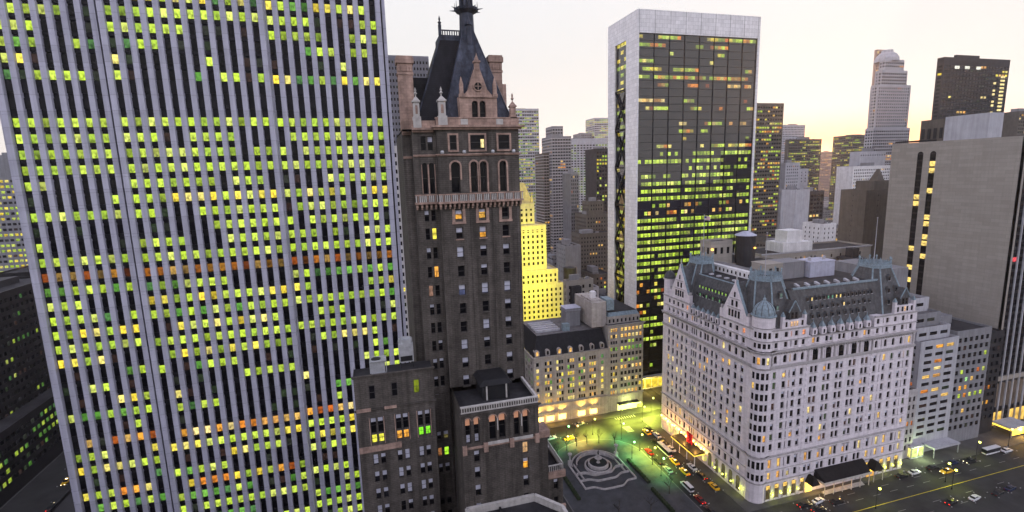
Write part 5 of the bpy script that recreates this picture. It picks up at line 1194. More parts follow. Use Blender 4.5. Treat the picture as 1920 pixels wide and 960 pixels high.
# ---- blank-sided hotel on the right
T = thing('hotel_tower', 'big beige slab hotel with blank side wall and twin dark arched window strips', 'hotel', (275, 168, 0))
PX, PY0, PY1, PZ = 259.7, 142.5, 197.5, 129.0
wb = MB(); ep = east(PX, PY1); uu = lambda y: PY1 - y
S1 = (uu(184.6), uu(181.9)); S2 = (uu(178.8), uu(176.2))
wall(wb, ep, uu(PY0), 0, PZ, [S1, S2], [(30, 124.5)], .25, 0, 1)
for a, b in (S1, S2):
    z = 31
    while z < 124: 
        win(T, ep, a, b, z, z + 2.4, -.18, (1, .72, .2) if rnd.random() < .2 else None, 'plain')
        wb.obox(ep, a, b, z + 2.4, z + 3.2, -.245, -.12, 1); z += 3.2
    c = (a + b) / 2; r = (b - a) / 2
    for s in (-1, 1):
        arc = [ep.p(c + s * r * math.cos(t), 124.5 - r + r * math.sin(t), -.02) for t in [math.pi / 2 * k / 5 for k in range(6)]]
        for k in range(5): wb.face([ep.p(c + s * r, 124.5, -.02), arc[k], arc[k + 1]], 0)
nf = north(PX, PY0); L = 60
wb.box(PX + .3, PX + L, PY0 + .6, PY1, 0, PZ - .6, 1)
wb.face([(PX, PY0, PZ), (PX + L, PY0, PZ), (PX + L, PY1, PZ), (PX, PY1, PZ)], 2); wb.face([(PX, PY1, 0), (PX + L, PY1, 0), (PX + L, PY1, PZ), (PX, PY1, PZ)], 0)
q0 = MB(); q0.obox(nf, 0, L, 108 + 15, PZ, -1.2, -.003, 0); q0.obox(nf, 0, 1.2, 0, 124, -1.2, -.003, 0)
x = 1.2; cells = []
while x < L - 4: cells.append((x, x + 3.3)); x += 3.9
for a, b in cells:
    p_ = MB(); p_.obox(nf, b, b + .6, 9, 123.2, -.55, .0, 0); p_.build('pier', 'lav', T)
    c = (a + b) / 2
    q0.obox(nf, b, b + .6, 0, 9, -.55, .0, 0); q0.obox(nf, a, b, 22.5, 24.5, -.55, -.1, 0)
    z = 25.2
    while z < 121: win(T, nf, a + .1, b - .1, z, z + 1.9, -.45, (1, .45, .12) if rnd.random() < .05 else ((.8, .08, .1) if rnd.random() < .01 else None), 'plain'); z += 3.2
    win(T, nf, a + .1, b - .1, 10, 21.5, -.45, (.08, .06, .05), 'sash', 0, 1)
    win(T, nf, a + .1, b - .1, 1, 7.5, -.45, (1, .6, .12) if rnd.random() < .7 else None, 'plain')
wb.build('wall', ['beige', 'black', 'rooflight'], T); q0.build('frame', 'beige', T); finish(T)
for a, b, c, d, z0, z1, mt, lb in ((250.0, 274, 152, 176, 129, 136.8, 'beige', None),):
    q = MB(); q.box(266, 274.8, 160.1, 178.0, PZ, 140.2); q.build('penthouse', 'lav', T)
    q = MB(); q.box(266.1, 273, 178.1, 189, PZ, 139.6); q.build('plant_room', 'brown', T)
    q = MB()
    for k in range(4): q.box(265.85, 265.98, 178.6 + k * 2.7, 180 + k * 2.7, 130.5, 135.5)
    q.box(PX - .1, PX + 5, 180, 196, PZ + .3, PZ + 1.0)
    q.build('louvre', 'blackmetal', T)
T2 = thing('entrance_canopy', 'low grey canopy glowing yellow underneath at the foot of the big slab hotel', 'canopy', (266, 137, 0))
q = MB(); q.box(260.5, 272.5, 134.4, 141.8, 4.0, 4.5); q.build('roof', 'lav', T2)
q = MB(); q.box(260.7, 272.3, 134.25, 134.38, 1.2, 3.9); q.box(260.35, 260.48, 134.6, 141.6, 3.2, 3.9); q.build('light_panel', glow('yellow_canopy_glow', (1.0, .62, .08), 1.8), T2)
q = MB()
for x in (261, 272): q.box(x, x + .3, 134.6, 134.9, .14, 4)
q.build('post', 'metal', T2)
lamp('canopy_lamp', 'POINT', (266, 133.5, 3.2), 1500, (1, .6, .12), T2, .3)

# ---- row between the mansard hotel and the slab hotel
block('apartment_building', 'narrow old grey building in the dark gap right of the white mansard hotel', 'building', 196.5, 206.5, 137.5, 170, 29, 'plazatrim', 3.5, 2.3, 1.1, 2.1, .1, (ORA, WRM), 1, 'NE', zs=3, style='sash', dep=.35)
T = thing('apartment_building', 'white terraced apartment block with wide dark windows and set-back top floors', 'apartment building', (218, 155, 0))
for a, b, c, d, z0, z1, mt, sd in ((207, 228, 138.5, 170, 0, 48, 'lav', 'NE'), (208.5, 227, 141.5, 170, 48, 52.5, 'lav', 'NE'), (209.5, 226, 145, 170, 52.5, 57.0, 'grey', 'NE'), (216, 226, 150, 172, 57, 62, 'lav', 'N')):
    block('x', '', '', a, b, c, d, z1, mt, 3.1, 5.9, 4.2, 1.45, .16, (ORA, WRM), .95, sd, zs=max(5, z0), T=T, zb=z0, plant=False, fin=False, style='sash', bands=None, roof='rooflight', top=1.3)
q = MB(); q.box(213, 226.5, 160, 185, 56.8, 74); q.build('stair_tower', 'grey', T)
q = MB(); q.box(206.8, 207.0, 141, 168, 4, 46); q.build('side_wall', 'beige', T)
finish(T)
T = thing('shop_front', 'pale green lit glass shop corner at street level under the white terraced apartment block', 'shop', (206, 137, 0))
b = MB(); b.box(204.5, 211.5, 136.2, 138.4, .14, 5.2); b.build('wall', 'lav', T)
for k in range(2): win(T, north(204.5, 136.2), .3 + k * 3.4, 3.3 + k * 3.4, .7, 4.6, .04, (.85, 1.0, .30), 'sash')
win(T, east(204.5, 138.4), .2, 2.0, .7, 4.6, .04, (1.0, .9, .25), 'plain'); finish(T)
lamp('shop_light', 'POINT', (208, 134.3, 3.5), 1300, (.75, 1, .45), T, .3)
c = thing('entrance_canopy', 'long plain grey canopy over the pavement right of the green-lit shop corner', 'canopy', (219, 136, 0))
q = MB(); q.box(213.5, 228, 133.6, 138.3, 3.9, 4.6); q.build('roof', 'lav', c); q = MB()
for x in (213.8, 227.4): q.box(x, x + .3, 133.8, 134.1, .14, 3.9)
q.build('post', 'metal', c)
block('apartment_building', 'grey brick apartment block with scattered green windows between the white block and slab hotel', 'apartment building', 228.4, 248.6, 139.5, 165, 49.5, 'grey', 3.55, 3.2, 1.9, 2.0, .22, (LIME, ((.45, .9, .35), (.5, .95, .6)), ORA), .85, 'NE', zs=4, style='sash', roof='roofdark', dep=.3)
block('apartment_building', 'low dark filler building between the grey brick block and the beige slab hotel', 'building', 248.8, 259.3, 141, 168, 46, 'dark', 3.5, 3, 1.6, 1.8, .05, (ORA,), .9, 'NE', zs=4)

# ---- left background behind the striped tower
block('office_tower', 'grey-capped tower with dense yellow-green windows behind the left edge of the striped tower', 'office tower', -262, -218, 430, 470, 142, 'grey', 3.7, 3.1, 2.2, 1.7, .62, (LIME, YEL), .8, 'NW', zs=20, top=16)
block('office_tower', 'nearly black slab at the far left edge in front of the dense-lit tower', 'office tower', -175, -152, 235, 300, 76, 'black', 3.6, 3.2, 1.8, 1.8, .08, (LIME, GRN), .5, 'NW', zs=10, pentcol='dark')
block('office_building', 'low dark office block with a patch of yellow-green and orange square windows, lower left', 'office building', -205, -146, 330, 352, 42, 'dark', 5.6, 4.8, 3.4, 2.8, .42, (LIME, YEL, LIME, ORA), .8, 'NW', zs=2, roof='roofdark')
block('office_building', 'long dark avenue front with slanting rows of green lit windows in the bottom left corner', 'office building', -190, -143.5, 170, 320, 26, 'black', 4.0, 3.1, 2.2, 1.9, .5, (GRN, LIME, GRN), .55, 'NW', zs=2, pentcol='dark')
block('office_building', 'black mid-rise block with faint orange windows above the slanting green rows, lower left', 'office building', -200, -146, 322, 328, 33, 'black', 3.9, 3.6, 2.0, 1.5, .12, (ORA,), .6, 'N', zs=6)
block('office_building', 'tall near-black block left of the striped tower edge, half way up', 'office building', -215, -150, 360, 400, 70, 'black', 3.9, 3.6, 2.0, 1.5, .06, (LIME, ORA), .6, 'NW', zs=6)
T = thing('roof_frame', 'thin grey steel frame and railings on the dark roofs left of the striped tower', 'roof frame', (-165, 335, 42))
q = MB()
for x in (-171, -160, -149): q.box(x, x + .5, 333, 333.5, 43, 56)
for z in (46, 51, 55.5): q.box(-171, -148.5, 333, 333.4, z, z + .5)
q.box(-204, -171, 332.6, 332.9, 49, 49.4); q.build('frame', 'grey', T)
q = thing('low_building', 'low unlit podium between the striped tower and the avenue in the bottom left', 'building', (-100, 200, 0))
b = MB(); b.box(-112, -88, 160, 300, 0, 11); b.box(-108, -92, 170, 210, 11, 14); b.build('wall', 'black', q); b = MB(); b.box(-111.6, -111.9, 162, 298, 11, 12); b.build('parapet', 'dark', q)

# ---- distant city fabric between the towers
mats_ = ['brown', 'grey', 'dark', 'beige', 'lav', 'plazatrim']; tone = {'brown': 'brown brick', 'grey': 'grey', 'dark': 'blackish', 'beige': 'cream brick', 'lav': 'pale stone', 'plazatrim': 'grey stone'}
def filler(X, Y, W_, D_, H_, mt, i, where):
    lb = f'{tone[mt]} mid-rise block among the distant rooftops {where}'
    block('city_block', lb, 'building', X, X + W_, Y, Y + D_, H_, mt, 3.6, 3.2, 1.4, 1.8, .10, (ORA, WRM, LIME), 1.1, 'NE', zs=max(6, H_ - 40), group=f'{tone[mt]} blocks {where}', top=1.6)
i = 0
for Y, xs in ((335, (122, 166, 22)), (352, (166, 190, 20)), (400, (128, 180, 20)), (440, (150, 215, 18)), (480, (160, 262, 19)), (560, (185, 330, 24)), (640, (205, 380, 28)), (800, (260, 500, 38)), (1000, (320, 640, 50))):
    x = xs[0]
    while x < xs[1]:
        w_ = xs[2] * rnd.uniform(.7, 1.1); H_ = rnd.uniform(22, 48) * (1 if Y < 500 else 1.3)
        filler(x, Y + rnd.uniform(-6, 6), w_, 22 + xs[2] * .4, H_, rnd.choice(mats_), i, 'left of the framed glass tower'); x += w_ + rnd.uniform(2, 6); i += 1
for Y, xs in ((262, (258, 345, 22)), (300, (268, 330, 20)), (345, (300, 430, 24)), (400, (392, 520, 26)), (480, (430, 640, 32)), (620, (560, 860, 44)), (850, (800, 1200, 60))):
    x = xs[0]
    while x < xs[1]:
        w_ = xs[2] * rnd.uniform(.7, 1.1); H_ = rnd.uniform(30, 62) * (1 if Y > 290 else .9)
        filler(x, Y + rnd.uniform(-6, 6), w_, 22 + xs[2] * .4, H_, rnd.choice(mats_), i, 'right of the framed glass tower'); x += w_ + rnd.uniform(2, 6); i += 1

# ---- the blocks north of the hotel, under and behind the camera: they shut off the low north sky
for a, b, c, d, z1, mt, lb in ((-26, 34, -60, -3, 116, 'beige', 'tall cream hotel below and behind the viewpoint, outside the picture'), (-112, -34, -60, 34, 74, 'brown', 'broad brown apartment block left of the viewpoint, outside the picture'),
        (-112, -34, -130, -70, 110, 'grey', 'tall grey block two streets behind the viewpoint, outside the picture'), (-20, 34, 14, 46, 40, 'berg', 'low stone clubhouse directly below the viewpoint, outside the picture'), (-240, -146, -90, 110, 84, 'brown', 'long brown avenue block far left of the viewpoint, outside the picture')):
    block('apartment_building', lb, 'building', a, b, c, d, z1, mt, 3.6, 12, 2, 2, .2, (WRM,), .8, '', zs=6)

# ================================================================== FOUNTAIN SQUARE
T = thing('fountain', 'tiered round stone fountain with stepped wavy-edged pools in the middle of the square', 'fountain', (82.5, 172, .15))
cx, cy = 82.5, 172.0
q = MB(); q.lathe((cx, cy, .15), [(5.6, 0), (5.6, 1.1), (5.0, 1.2), (5.0, .8), (4.2, .8), (4.2, 2.2), (3.6, 2.3), (3.6, 1.9), (0, 1.9)], 40, 0); q.build('basin', 'fount', T)
q = MB(); q.lathe((cx, cy, .15), [(4.9, .95), (4.2, .95)], 40); q.lathe((cx, cy, .15), [(3.6, 2.08), (0, 2.08)], 40); q.build('water', 'water', T)
q = MB(); q.lathe((cx, cy, 2.1), [(.9, 0), (.5, .6), (.5, 1.6), (1.5, 2.1), (1.6, 2.3), (.4, 2.3), (.35, 3.2), (.8, 3.5), (.9, 3.65), (.2, 3.7)], 20); q.build('pedestal', 'fount', T)
q = MB(); q.lathe((cx, cy, 5.8), [(.3, 0), (.36, .5), (.22, .9), (.3, 1.25), (.1, 1.5), (.16, 1.65), (.12, 1.85), (0, 1.95)], 10); q.tube((cx + .2, cy, 7.0), (cx + .6, cy - .1, 6.6), .09, .06, 6); q.tube((cx - .2, cy, 7.0), (cx - .5, cy - .2, 6.7), .09, .06, 6); q.build('statue', 'blackmetal', T)
def wave(y0, dip, x0, x1, z0, z1, th, mb):
    n = 28; pts = []
    for k in range(n + 1):
        t = k / n; x = x0 + (x1 - x0) * t; a = abs(t - .5) * 2
        y = y0 - dip * (1 if a < .42 else max(0, 1 - (a - .42) / .22) if a < .64 else 0)
        y = y0 - dip * (.5 + .5 * math.cos(math.pi * min(1, max(0, (a - .30) / .42))))
        pts.append((x, y))
    for (a, b), (c, d) in zip(pts, pts[1:]): mb.hexa([(a, b, z0), (c, d, z0), (c, d + th, z0), (a, b + th, z0), (a, b, z1), (c, d, z1), (c, d + th, z1), (a, b + th, z1)])
    return pts
q = MB(); wave(159.8, 2.6, 71.2, 93.2, .15, .75, .45, q); wave(164.6, 2.0, 71.6, 92.6, .15, 1.0, .45, q); wave(169.0, 2.6, 71.8, 92.4, .15, 1.25, .45, q)
for x in (71.2, 92.8): q.box(x, x + .45, 159.9, 176, .15, .95)
for x in (73.1, 90.9): q.box(x, x + .35, 164.9, 176, .15, 1.1)
q.build('pool_wall', 'fount', T)
q = MB(); q.face([(71.6, 160.2, .25), (92.8, 160.2, .25), (92.8, 176, .25), (71.6, 176, .25)], 0); q.build('pool_floor', 'flag_stone', T)
q = MB()
for r0, r1, h in ((8.2, 8.65, 1.3), (10.2, 10.6, .8)):
    q.lathe((cx, cy + 1, .15), [(r0, 0), (r0, h), (r1, h), (r1, 0)], 30, 0, False, 8, 172)
q.build('apse_wall', 'fount', T)
for x in (72.0, 93.0):
    q = MB(); q.box(x - .7, x + .7, 176.0, 177.4, .15, 2.2); q.lathe((x, 176.7, 2.2), [(.5, 0), (.35, .6), (.35, 2.0), (.6, 2.3), (.9, 3.0), (.9, 3.3), (.2, 3.5), (0, 4.2)], 10); q.build('urn_column', 'fount', T)
for (x, y0, y1, lb) in ((66.6, 155, 171.6, 'long dark clipped hedge on the left side of the fountain'), (96.2, 155.8, 172.2, 'long dark clipped hedge on the right side of the fountain'), (95.2, 138, 152, 'dark hedge nearer the camera, in line with the right fountain hedge')):
    q = MB(); n = 24
    prof = lambda k, s: 1.0 + .12 * math.sin(k * 2.3 + s)
    for k in range(n):
        a = y0 + (y1 - y0) * k / n; b = y0 + (y1 - y0) * (k + 1) / n; w0, w1 = .62 * prof(k, 1), .62 * prof(k + 1, 1); h0, h1 = 1.2 * prof(k, 2), 1.2 * prof(k + 1, 2)
        q.hexa([(x - w0, a, .14), (x + w0, a, .14), (x + w1, b, .14), (x - w1, b, .14), (x - w0 * .9, a, h0), (x + w0 * .9, a, h0), (x + w1 * .9, b, h1), (x - w1 * .9, b, h1)])
    tag(q.build('hedge', 'hedge'), lb, 'hedge')
def seg_tree(q, p, d, ln, r, dep):
    e = p + d * ln; q.tube(p, e, r, r * .6, 5 if r > .05 else 3)
    if dep == 0: return
    for k in range(3 if dep > 1 else 2):
        nd = (d + Vector((rnd.uniform(-1, 1), rnd.uniform(-1, 1), rnd.uniform(-.1, .7))) * .62).normalized(); seg_tree(q, p + d * ln * rnd.uniform(.6, 1), nd, ln * rnd.uniform(.6, .8), r * .55, dep - 1)
TREES = [((69.2, 184), 'bare street tree at the left end of the row behind the fountain'), ((75.0, 187.5), 'bare tree, second from the left behind the fountain'), ((80.4, 189.4), 'bare tree left of the middle of the row behind the fountain'),
         ((85.4, 189.6), 'bare tree right of the middle of the row behind the fountain'), ((90.8, 188.6), 'bare tree, second from the right behind the fountain'), ((96.4, 184.5), 'bare tree at the right end of the row behind the fountain'),
         ((100.0, 148), 'bare tree beside the dark hedge near the bottom edge'), ((88, 141), 'bare tree on the paving below the fountain'), ((76, 142), 'bare tree on the paving at the lower left of the fountain')]
for (x, y), lb in TREES:
    T = thing('bare_tree', lb, 'tree', (x, y, .15), 'bare trees round the fountain'); q = MB(); h = rnd.uniform(2.4, 3.0)
    q.tube((x, y, .1), (x, y, .15 + h), .2, .14, 7); q.build('trunk', 'bark', T)
    q = MB(); 
    for k in range(5): t = rnd.uniform(0, 6.28); seg_tree(q, Vector((x, y, h)), Vector((math.cos(t) * .7, math.sin(t) * .7, 1)).normalized(), 1.9, .09, 3)
    q.build('crown', 'bark', T)

# ================================================================== VEHICLES
def paint(name, c): 
    m = surf(name, c, .3, .06, .5, streak=.03); m.node_tree.nodes['Principled BSDF'].inputs['Coat Weight'].default_value = .6; return m
P_ = {'yellow': paint('taxi_yellow_paint', (.75, .43, .02)), 'white': paint('white_car_paint', (.62, .62, .64)), 'black': paint('black_car_paint', (.02, .02, .022)), 'red': paint('dark_red_car_paint', (.18, .01, .012)), 'grey': paint('grey_car_paint', (.2, .2, .22)), 'blue': paint('dark_blue_car_paint', (.02, .03, .07))}
hl = glow('car_headlamp', (1, .85, .5), 5); tl = glow('car_tail_lamp', (1, .03, .02), 3); hl0 = surf('unlit_lamp_glass', (.4, .4, .38), .2, .05); tlo = surf('unlit_tail_lamp', (.25, .01, .01), .3, .05); tyre = surf('rubber_tyre', (.015, .015, .015), .9, .1); rim = surf('wheel_rim', (.3, .3, .3), .4, .1)
carglass = surf('car_window_glass', (.02, .022, .026), .08, .05)
def section(q, xs, m):   # xs: list of (x, halfwidth, z0, z1) loft along the length
    for (x0, w0, a0, b0), (x1, w1, a1, b1) in zip(xs, xs[1:]):
        A = [(x0, -w0, a0), (x0, w0, a0), (x0, w0 * .96, b0), (x0, -w0 * .96, b0)]; B = [(x1, -w1, a1), (x1, w1, a1), (x1, w1 * .96, b1), (x1, -w1 * .96, b1)]
        for i in range(4): q.face([A[i], B[i], B[(i + 1) % 4], A[(i + 1) % 4]], m)
    for k, x in ((0, 1), (-1, 0)):
        x0, w0, a0, b0 = xs[k]; f = [(x0, -w0, a0), (x0, w0, a0), (x0, w0 * .96, b0), (x0, -w0 * .96, b0)]; q.face(f if x else f[::-1], m)
def make_car(kind, ln=5.2, colr='white'):
    T = thing('car' if kind != 'taxi' else 'taxi', 'x', 'car', (0, 0, 0)); h = ln / 2
    q = MB(); section(q, [(-h, .75, .42, .78), (-h + .15, .9, .32, .92), (-h * .55, .95, .28, .98), (h * .35, .95, .28, .95), (h - .5, .92, .3, .84), (h - .08, .8, .36, .66), (h, .7, .42, .58)], 0); q.build('body', P_[colr], T)
    q = MB()
    if kind == 'van': section(q, [(-h + .1, .82, .9, 1.95), (-h * .2, .86, .9, 2.02), (h * .35, .84, .9, 1.95), (h * .62, .8, .88, 1.0)], 0)
    elif kind == 'bus': section(q, [(-h + .05, .93, .9, 2.6), (h - .1, .93, .9, 2.6)], 0)
    else: section(q, [(-h * .72, .76, .92, .98), (-h * .45, .72, .92, 1.36), (h * .05, .72, .92, 1.4), (h * .42, .76, .9, .96)], 0)
    q.build('cabin', carglass, T)
    q = MB()
    if kind == 'van': q.box(-h + .3, h * .3, -.78, .78, 1.9, 2.04)
    elif kind == 'bus': q.box(-h + .05, h - .1, -.9, .9, 2.4, 2.65)
    else: q.box(-h * .44, h * .06, -.68, .68, 1.37, 1.43)
    q.build('roof', P_[colr], T)
    for sx in (-h * .62, h * .6):
        for sy in (-.82, .82):
            q = MB(); q.tube((sx, sy - .11, .33), (sx, sy + .11, .33), .33, .33, 14); w_ = q.build('wheel', tyre, T, loc=(sx, sy, .33)); q = MB(); q.tube((sx, sy - .125, .33), (sx, sy + .125, .33), .18, .18, 10); q.build('rim', rim, w_, loc=(sx, sy, .33))
    for sy in (-.6, .6):
        q = MB(); q.box(h - .07, h + .02, sy - .16, sy + .16, .5, .66); q.build('headlight', hl0, T)
        q = MB(); q.box(-h - .03, -h + .06, sy - .18, sy + .18, .56, .76); q.build('tail_light', tlo, T)
    if kind == 'taxi': q = MB(); q.box(-.6, -.3, -.35, .35, 1.43, 1.6); q.build('roof_sign', hl0, T)
    return T
protos = {}
def clone(o, parent=None):
    c = o.copy(); COL.objects.link(c)
    if parent: c.parent = parent
    for ch in list(o.children): clone(ch, c)
    return c
used = set()
def car(kind, colr, x, y, heading, label, ln=5.2, lit=False, z=.004, group=None):
    key = (kind, ln)
    if key not in protos: protos[key] = make_car(kind, ln, 'white')
    c = clone(protos[key]) if key in used else protos[key]
    if key not in used: used.add(key); protos[key + ('src',)] = c
    if key in used and c is protos[key]: pass
    c.location = (x, y, z); c.rotation_euler = (0, 0, R(heading)); c['label'] = label; c['category'] = 'taxi' if kind == 'taxi' else {'van': 'van', 'bus': 'bus'}.get(kind, 'car')
    c.name = {'taxi': 'taxi', 'van': 'van', 'bus': 'bus'}.get(kind, 'car')
    c['group'] = group or 'vehicles on the streets round the white hotel'
    for ch in c.children:
        n = ch.name.split('.')[0]; s = ch.material_slots[0] if ch.material_slots else None
        if not s: continue
        s.link = 'OBJECT'
        s.material = {'body': P_[colr], 'roof': P_[colr], 'cabin': carglass, 'wheel': tyre, 'headlight': hl if lit else hl0, 'tail_light': tl if lit else tlo, 'roof_sign': hl if lit else hl0}.get(n, rim)
    return c
N_, S_ = -90, 90     # heading: nose towards the camera / away
CARS = [('taxi', 'yellow', 115.4, 189.6, S_, 'yellow taxi queueing at the far end of the side street by the white hotel', 5.2, 1), ('car', 'black', 117.6, 191.6, S_, 'black car beside the farthest yellow taxi in the side street', 5.2, 0),
        ('car', 'white', 118.3, 185.6, S_, 'white car just behind the farthest yellow taxi, along the hotel kerb', 5.2, 0), ('car', 'black', 114.4, 180.5, S_, 'black sedan in the middle of the dark side street lane', 5.4, 0), ('car', 'black', 117.2, 179.6, S_, 'black car parked by the hotel kerb, right of the black sedan', 5.2, 0),
        ('bus', 'white', 114.2, 173.2, S_, 'long pale limousine bus beside the gold-lit hotel canopy', 9.0, 1), ('car', 'white', 117.9, 173.8, S_, 'white car parked tight against the gold-lit canopy', 5.2, 0),
        ('taxi', 'yellow', 113.6, 165.0, S_, 'yellow taxi with red tail lights right behind the long pale bus', 5.2, 1), ('taxi', 'yellow', 113.3, 157.6, S_, 'yellow taxi with red tail lights, nearest of the lit pair beside the canopy', 5.2, 1),
        ('car', 'white', 118.0, 159.4, S_, 'white car parked just in front of the canopy by the hotel corner', 5.2, 0), ('car', 'black', 118.0, 153.3, S_, 'dark car behind the white car at the hotel corner kerb', 5.2, 1),
        ('taxi', 'yellow', 118.0, 146.0, S_, 'yellow taxi alone at the kerb near the hotel corner', 5.2, 0), ('van', 'white', 108.4, 149.0, S_, 'white limousine van along the plaza kerb below the fountain hedge', 6.8, 0),
        ('car', 'red', 108.2, 141.2, S_, 'dark red car behind the white van on the plaza kerb', 5.2, 1), ('car', 'black', 107.8, 134.8, S_, 'black car at the bottom of the side street behind the dark red car', 5.2, 0),
        ('car', 'red', 107.6, 174.6, S_, 'dark red car at the plaza kerb level with the fountain', 5.2, 0), ('car', 'black', 107.6, 167.6, S_, 'black car parked on the plaza side beside the right hedge', 5.2, 0), ('car', 'grey', 107.8, 160.8, S_, 'grey car parked on the plaza side, next after the black one by the right hedge', 5.2, 0),
        ('car', 'white', 72.0, 199.0, 8, 'white car with its lights on passing the lit shop windows at the far left', 5.2, 1), ('taxi', 'yellow', 79.5, 196.2, 8, 'yellow taxi passing in front of the lit store left of the bare trees', 5.2, 1), ('car', 'red', 66.5, 195.5, 8, 'car with glowing red tail lights at the left side of the square', 5.2, 1), ('car', 'grey', 89.5, 206.6, 8, 'grey car parked in front of the store entrance', 5.2, 0),
        ('car', 'white', 147.6, 127.2, 10, 'white car below the small corner awning at the bottom edge', 5.2, 0), ('car', 'black', 141.2, 127.0, 0, 'black car with headlights on at the bottom edge by the hotel corner', 5.2, 1), ('car', 'black', 143.6, 123.4, 0, 'second dark car with headlights on, outer lane at the bottom edge', 5.2, 1),
        ('car', 'black', 189.8, 128.9, 0, 'black parked car left of the white parked car on the hotel street', 5.2, 0), ('car', 'white', 196.6, 129.0, 0, 'white parked car between two dark cars, right of the small peaked awning', 5.2, 0), ('car', 'black', 206.2, 129.0, 0, 'dark parked car in front of the green-lit shop corner', 5.2, 0),
        ('taxi', 'yellow', 208.6, 125.6, 180, 'yellow taxi driving with headlights on along the wide street at right', 5.4, 1), ('car', 'blue', 217.0, 129.0, 0, 'dark blue parked car right of the driving yellow taxi', 5.2, 0), ('car', 'black', 224.4, 127.6, 180, 'dark car with one bright headlamp glare near the long grey canopy', 5.2, 1),
        ('bus', 'white', 239.5, 131.0 - 1.6, 0, 'long white vehicle parked before the glowing yellow canopy at right', 8.4, 0), ('car', 'white', 246.8, 128.2, 0, 'white car behind the long white vehicle at the far right', 5.2, 0),
        ('car', 'white', 200.6, 111.2, 8, 'white car on the near side of the wide street, lower right', 5.2, 0), ('car', 'black', 211.4, 110.6, 8, 'black car parked on the near side right of the white one, lower right', 5.2, 0), ('car', 'blue', 218.6, 111.0, 8, 'last dark parked car on the near side at the right edge', 5.2, 0), ('car', 'black', 190.6, 112.2, 8, 'black car with red tail lights on the near side of the wide street', 5.2, 1),
        ('car', 'black', 153.4, 124.8, 0, 'dark car in the outer lane below the large black awning', 5.2, 0), ('taxi', 'yellow', -128, 232, N_, 'taxi with orange lights on the dark avenue in the bottom left corner', 5.2, 1), ('car', 'black', -132, 246, N_, 'dark car with headlights on the avenue in the bottom left corner', 5.2, 1), ('car', 'black', -124, 214, S_, 'dark car with tail lights on the avenue in the bottom left corner', 5.2, 1)]
for kd, cl_, x, y, hd, lb, ln, lit in CARS: car(kd, cl_, x, y, hd, lb, ln, lit)

# ================================================================== STREET LAMPS
GREEN, AMBER, YLW = (.22, 1.0, .25), (1.0, .55, .10), (.80, .92, .10)
GM_ = {k: glow(n, c, 9) for k, n, c in (('g', 'green_lamp_globe', GREEN), ('a', 'amber_lamp_globe', AMBER), ('y', 'yellow_lamp_globe', YLW))}
GC_ = {'g': GREEN, 'a': AMBER, 'y': YLW}
def street_lamp(x, y, c, label, pw=1500, h=7.6):
    T = thing('street_lamp', label, 'street lamp', (x, y, 0), 'street lamps round the square')
    q = MB(); q.lathe((x, y, .1), [(.22, 0), (.2, .5), (.1, .7), (.08, h - .2)], 8); q.build('pole', 'blackmetal', T)
    q = MB(); q.tube((x, y, h - .4), (x + 1.0, y, h), .06, .05, 6); q.build('arm', 'blackmetal', T)
    q = MB(); q.lathe((x + 1.1, y, h - .55), [(0, 0), (.3, .12), (.42, .38), (.34, .66), (0, .8)], 12); q.build('globe', GM_[c], T)
    lamp('lamp_light', 'SPOT', (x + 1.1, y, h - .9), pw * ((3.4 if c == 'g' else 9.0) if x < 135 else 1.7), GC_[c], T, .3, 135, (x + 1.1, y, 0)); return T
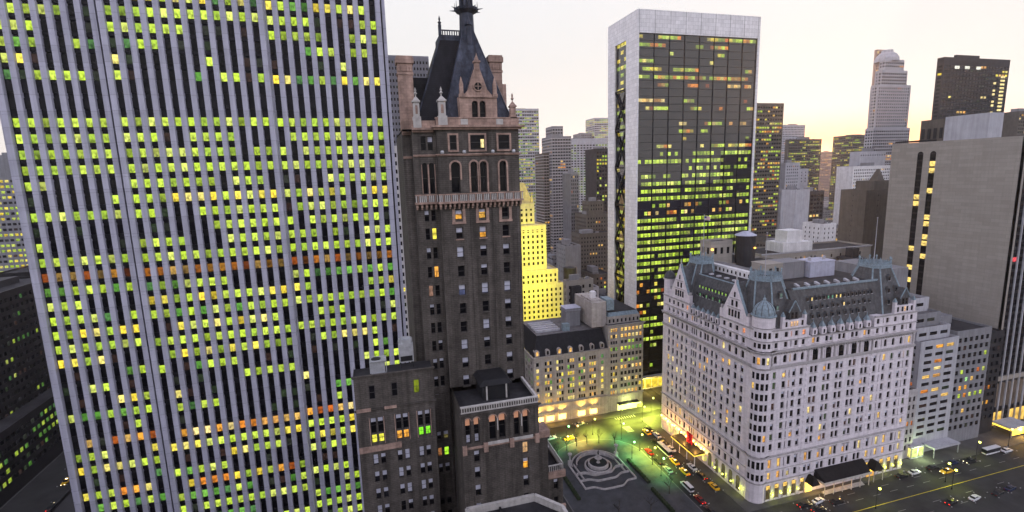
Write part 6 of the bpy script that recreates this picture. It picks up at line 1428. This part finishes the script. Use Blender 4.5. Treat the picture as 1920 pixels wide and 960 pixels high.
for a in ((91.5, 196.4, 'y', 'yellow glowing street lamp in front of the bare trees and the store', 2600), (77.6, 194.2, 'g', 'green street lamp at the left of the square', 1800), (81.6, 193.2, 'a', 'orange street lamp next to the green one at the left of the square', 1500),
          (101.8, 188.4, 'g', 'small green street lamp at the right end of the bare trees', 2600), (104.6, 177.2, 'y', 'yellow street lamp at the plaza kerb right of the fountain', 1500), (104.2, 166.4, 'y', 'yellow street lamp on the plaza kerb beside the right hedge', 900),
          (103.2, 158.5, 'g', 'green street lamp on the plaza kerb below the yellow ones', 900), (119.0, 199.5, 'y', 'yellow street lamp at the far corner of the white hotel', 2600), (128, 206.5, 'y', 'yellow street lamp by the lit lobby beyond the white hotel', 2200), (108, 201, 'y', 'yellow street lamp at the crossing before the orange-windowed office building', 2600),
          (98.5, 173.0, 'g', 'green street lamp throwing a green pool beside the right fountain hedge', 1600), (199.2, 117.6, 'y', 'big yellow street lamp in the middle of the wide street at right', 450), (201.6, 121.4, 'y', 'smaller yellow street lamp just above the big yellow one on the wide street', 350), (163.2, 118.2, 'y', 'yellow street lamp over the wide street near the bottom edge', 350),
          (228.5, 128.0, 'y', 'yellow street lamp among the parked cars before the long grey canopy', 400), (63.0, 188.0, 'g', 'green street lamp at the left plaza corner beside the hotel terrace', 1800), (252, 130.6, 'a', 'orange street lamp left of the glowing canopy at right', 900)):
    street_lamp(*a)
T = thing('light_string', 'low row of yellow-green wall lanterns glowing along the foot of the white hotel front', 'lantern', (160, 132.7, 0))
for k, x in enumerate([132.4 + 3.8 * k for k in range(4)] + [178 + 4 * k for k in range(5)]):
    q = MB(); q.lathe((x, 132.55, 2.4), [(0, 0), (.22, .1), (.26, .4), (0, .7)], 8); q.build('lantern', GM_['y'], T)
    if k % 2 == 0: lamp('lantern_light', 'POINT', (x, 132.1, 2.6), 140, YLW, T, .2)
T = thing('light_string', 'row of yellow-green wall lanterns along the side foot of the white hotel near the corner', 'lantern', (124, 150, 0))
for k in range(4):
    y = 139.5 + k * 4.6; q = MB(); q.lathe((123.95, y, 2.4), [(0, 0), (.22, .1), (.26, .4), (0, .7)], 8); q.build('lantern', GM_['y'], T)
    if k % 2 == 0: lamp('lantern_light', 'POINT', (123.4, y, 2.6), 140, YLW, T, .2)

# ================================================================== HAZE
hm = bpy.data.materials.new('evening_haze'); hm.use_nodes = True; t = hm.node_tree; t.nodes.remove(t.nodes['Principled BSDF'])
pv = t.nodes.new('ShaderNodeVolumePrincipled'); pv.inputs['Color'].default_value = (.93, .88, .92, 1); pv.inputs['Density'].default_value = HAZE; pv.inputs['Anisotropy'].default_value = .45
t.links.new(pv.outputs[0], t.nodes['Material Output'].inputs['Volume'])
if HAZE > 0:
    q = MB(); q.box(-9100, 9100, -3100, 12100, -1.0, 345); o = q.build('haze', hm); o['kind'] = 'stuff'
bpy.context.view_layer.update()
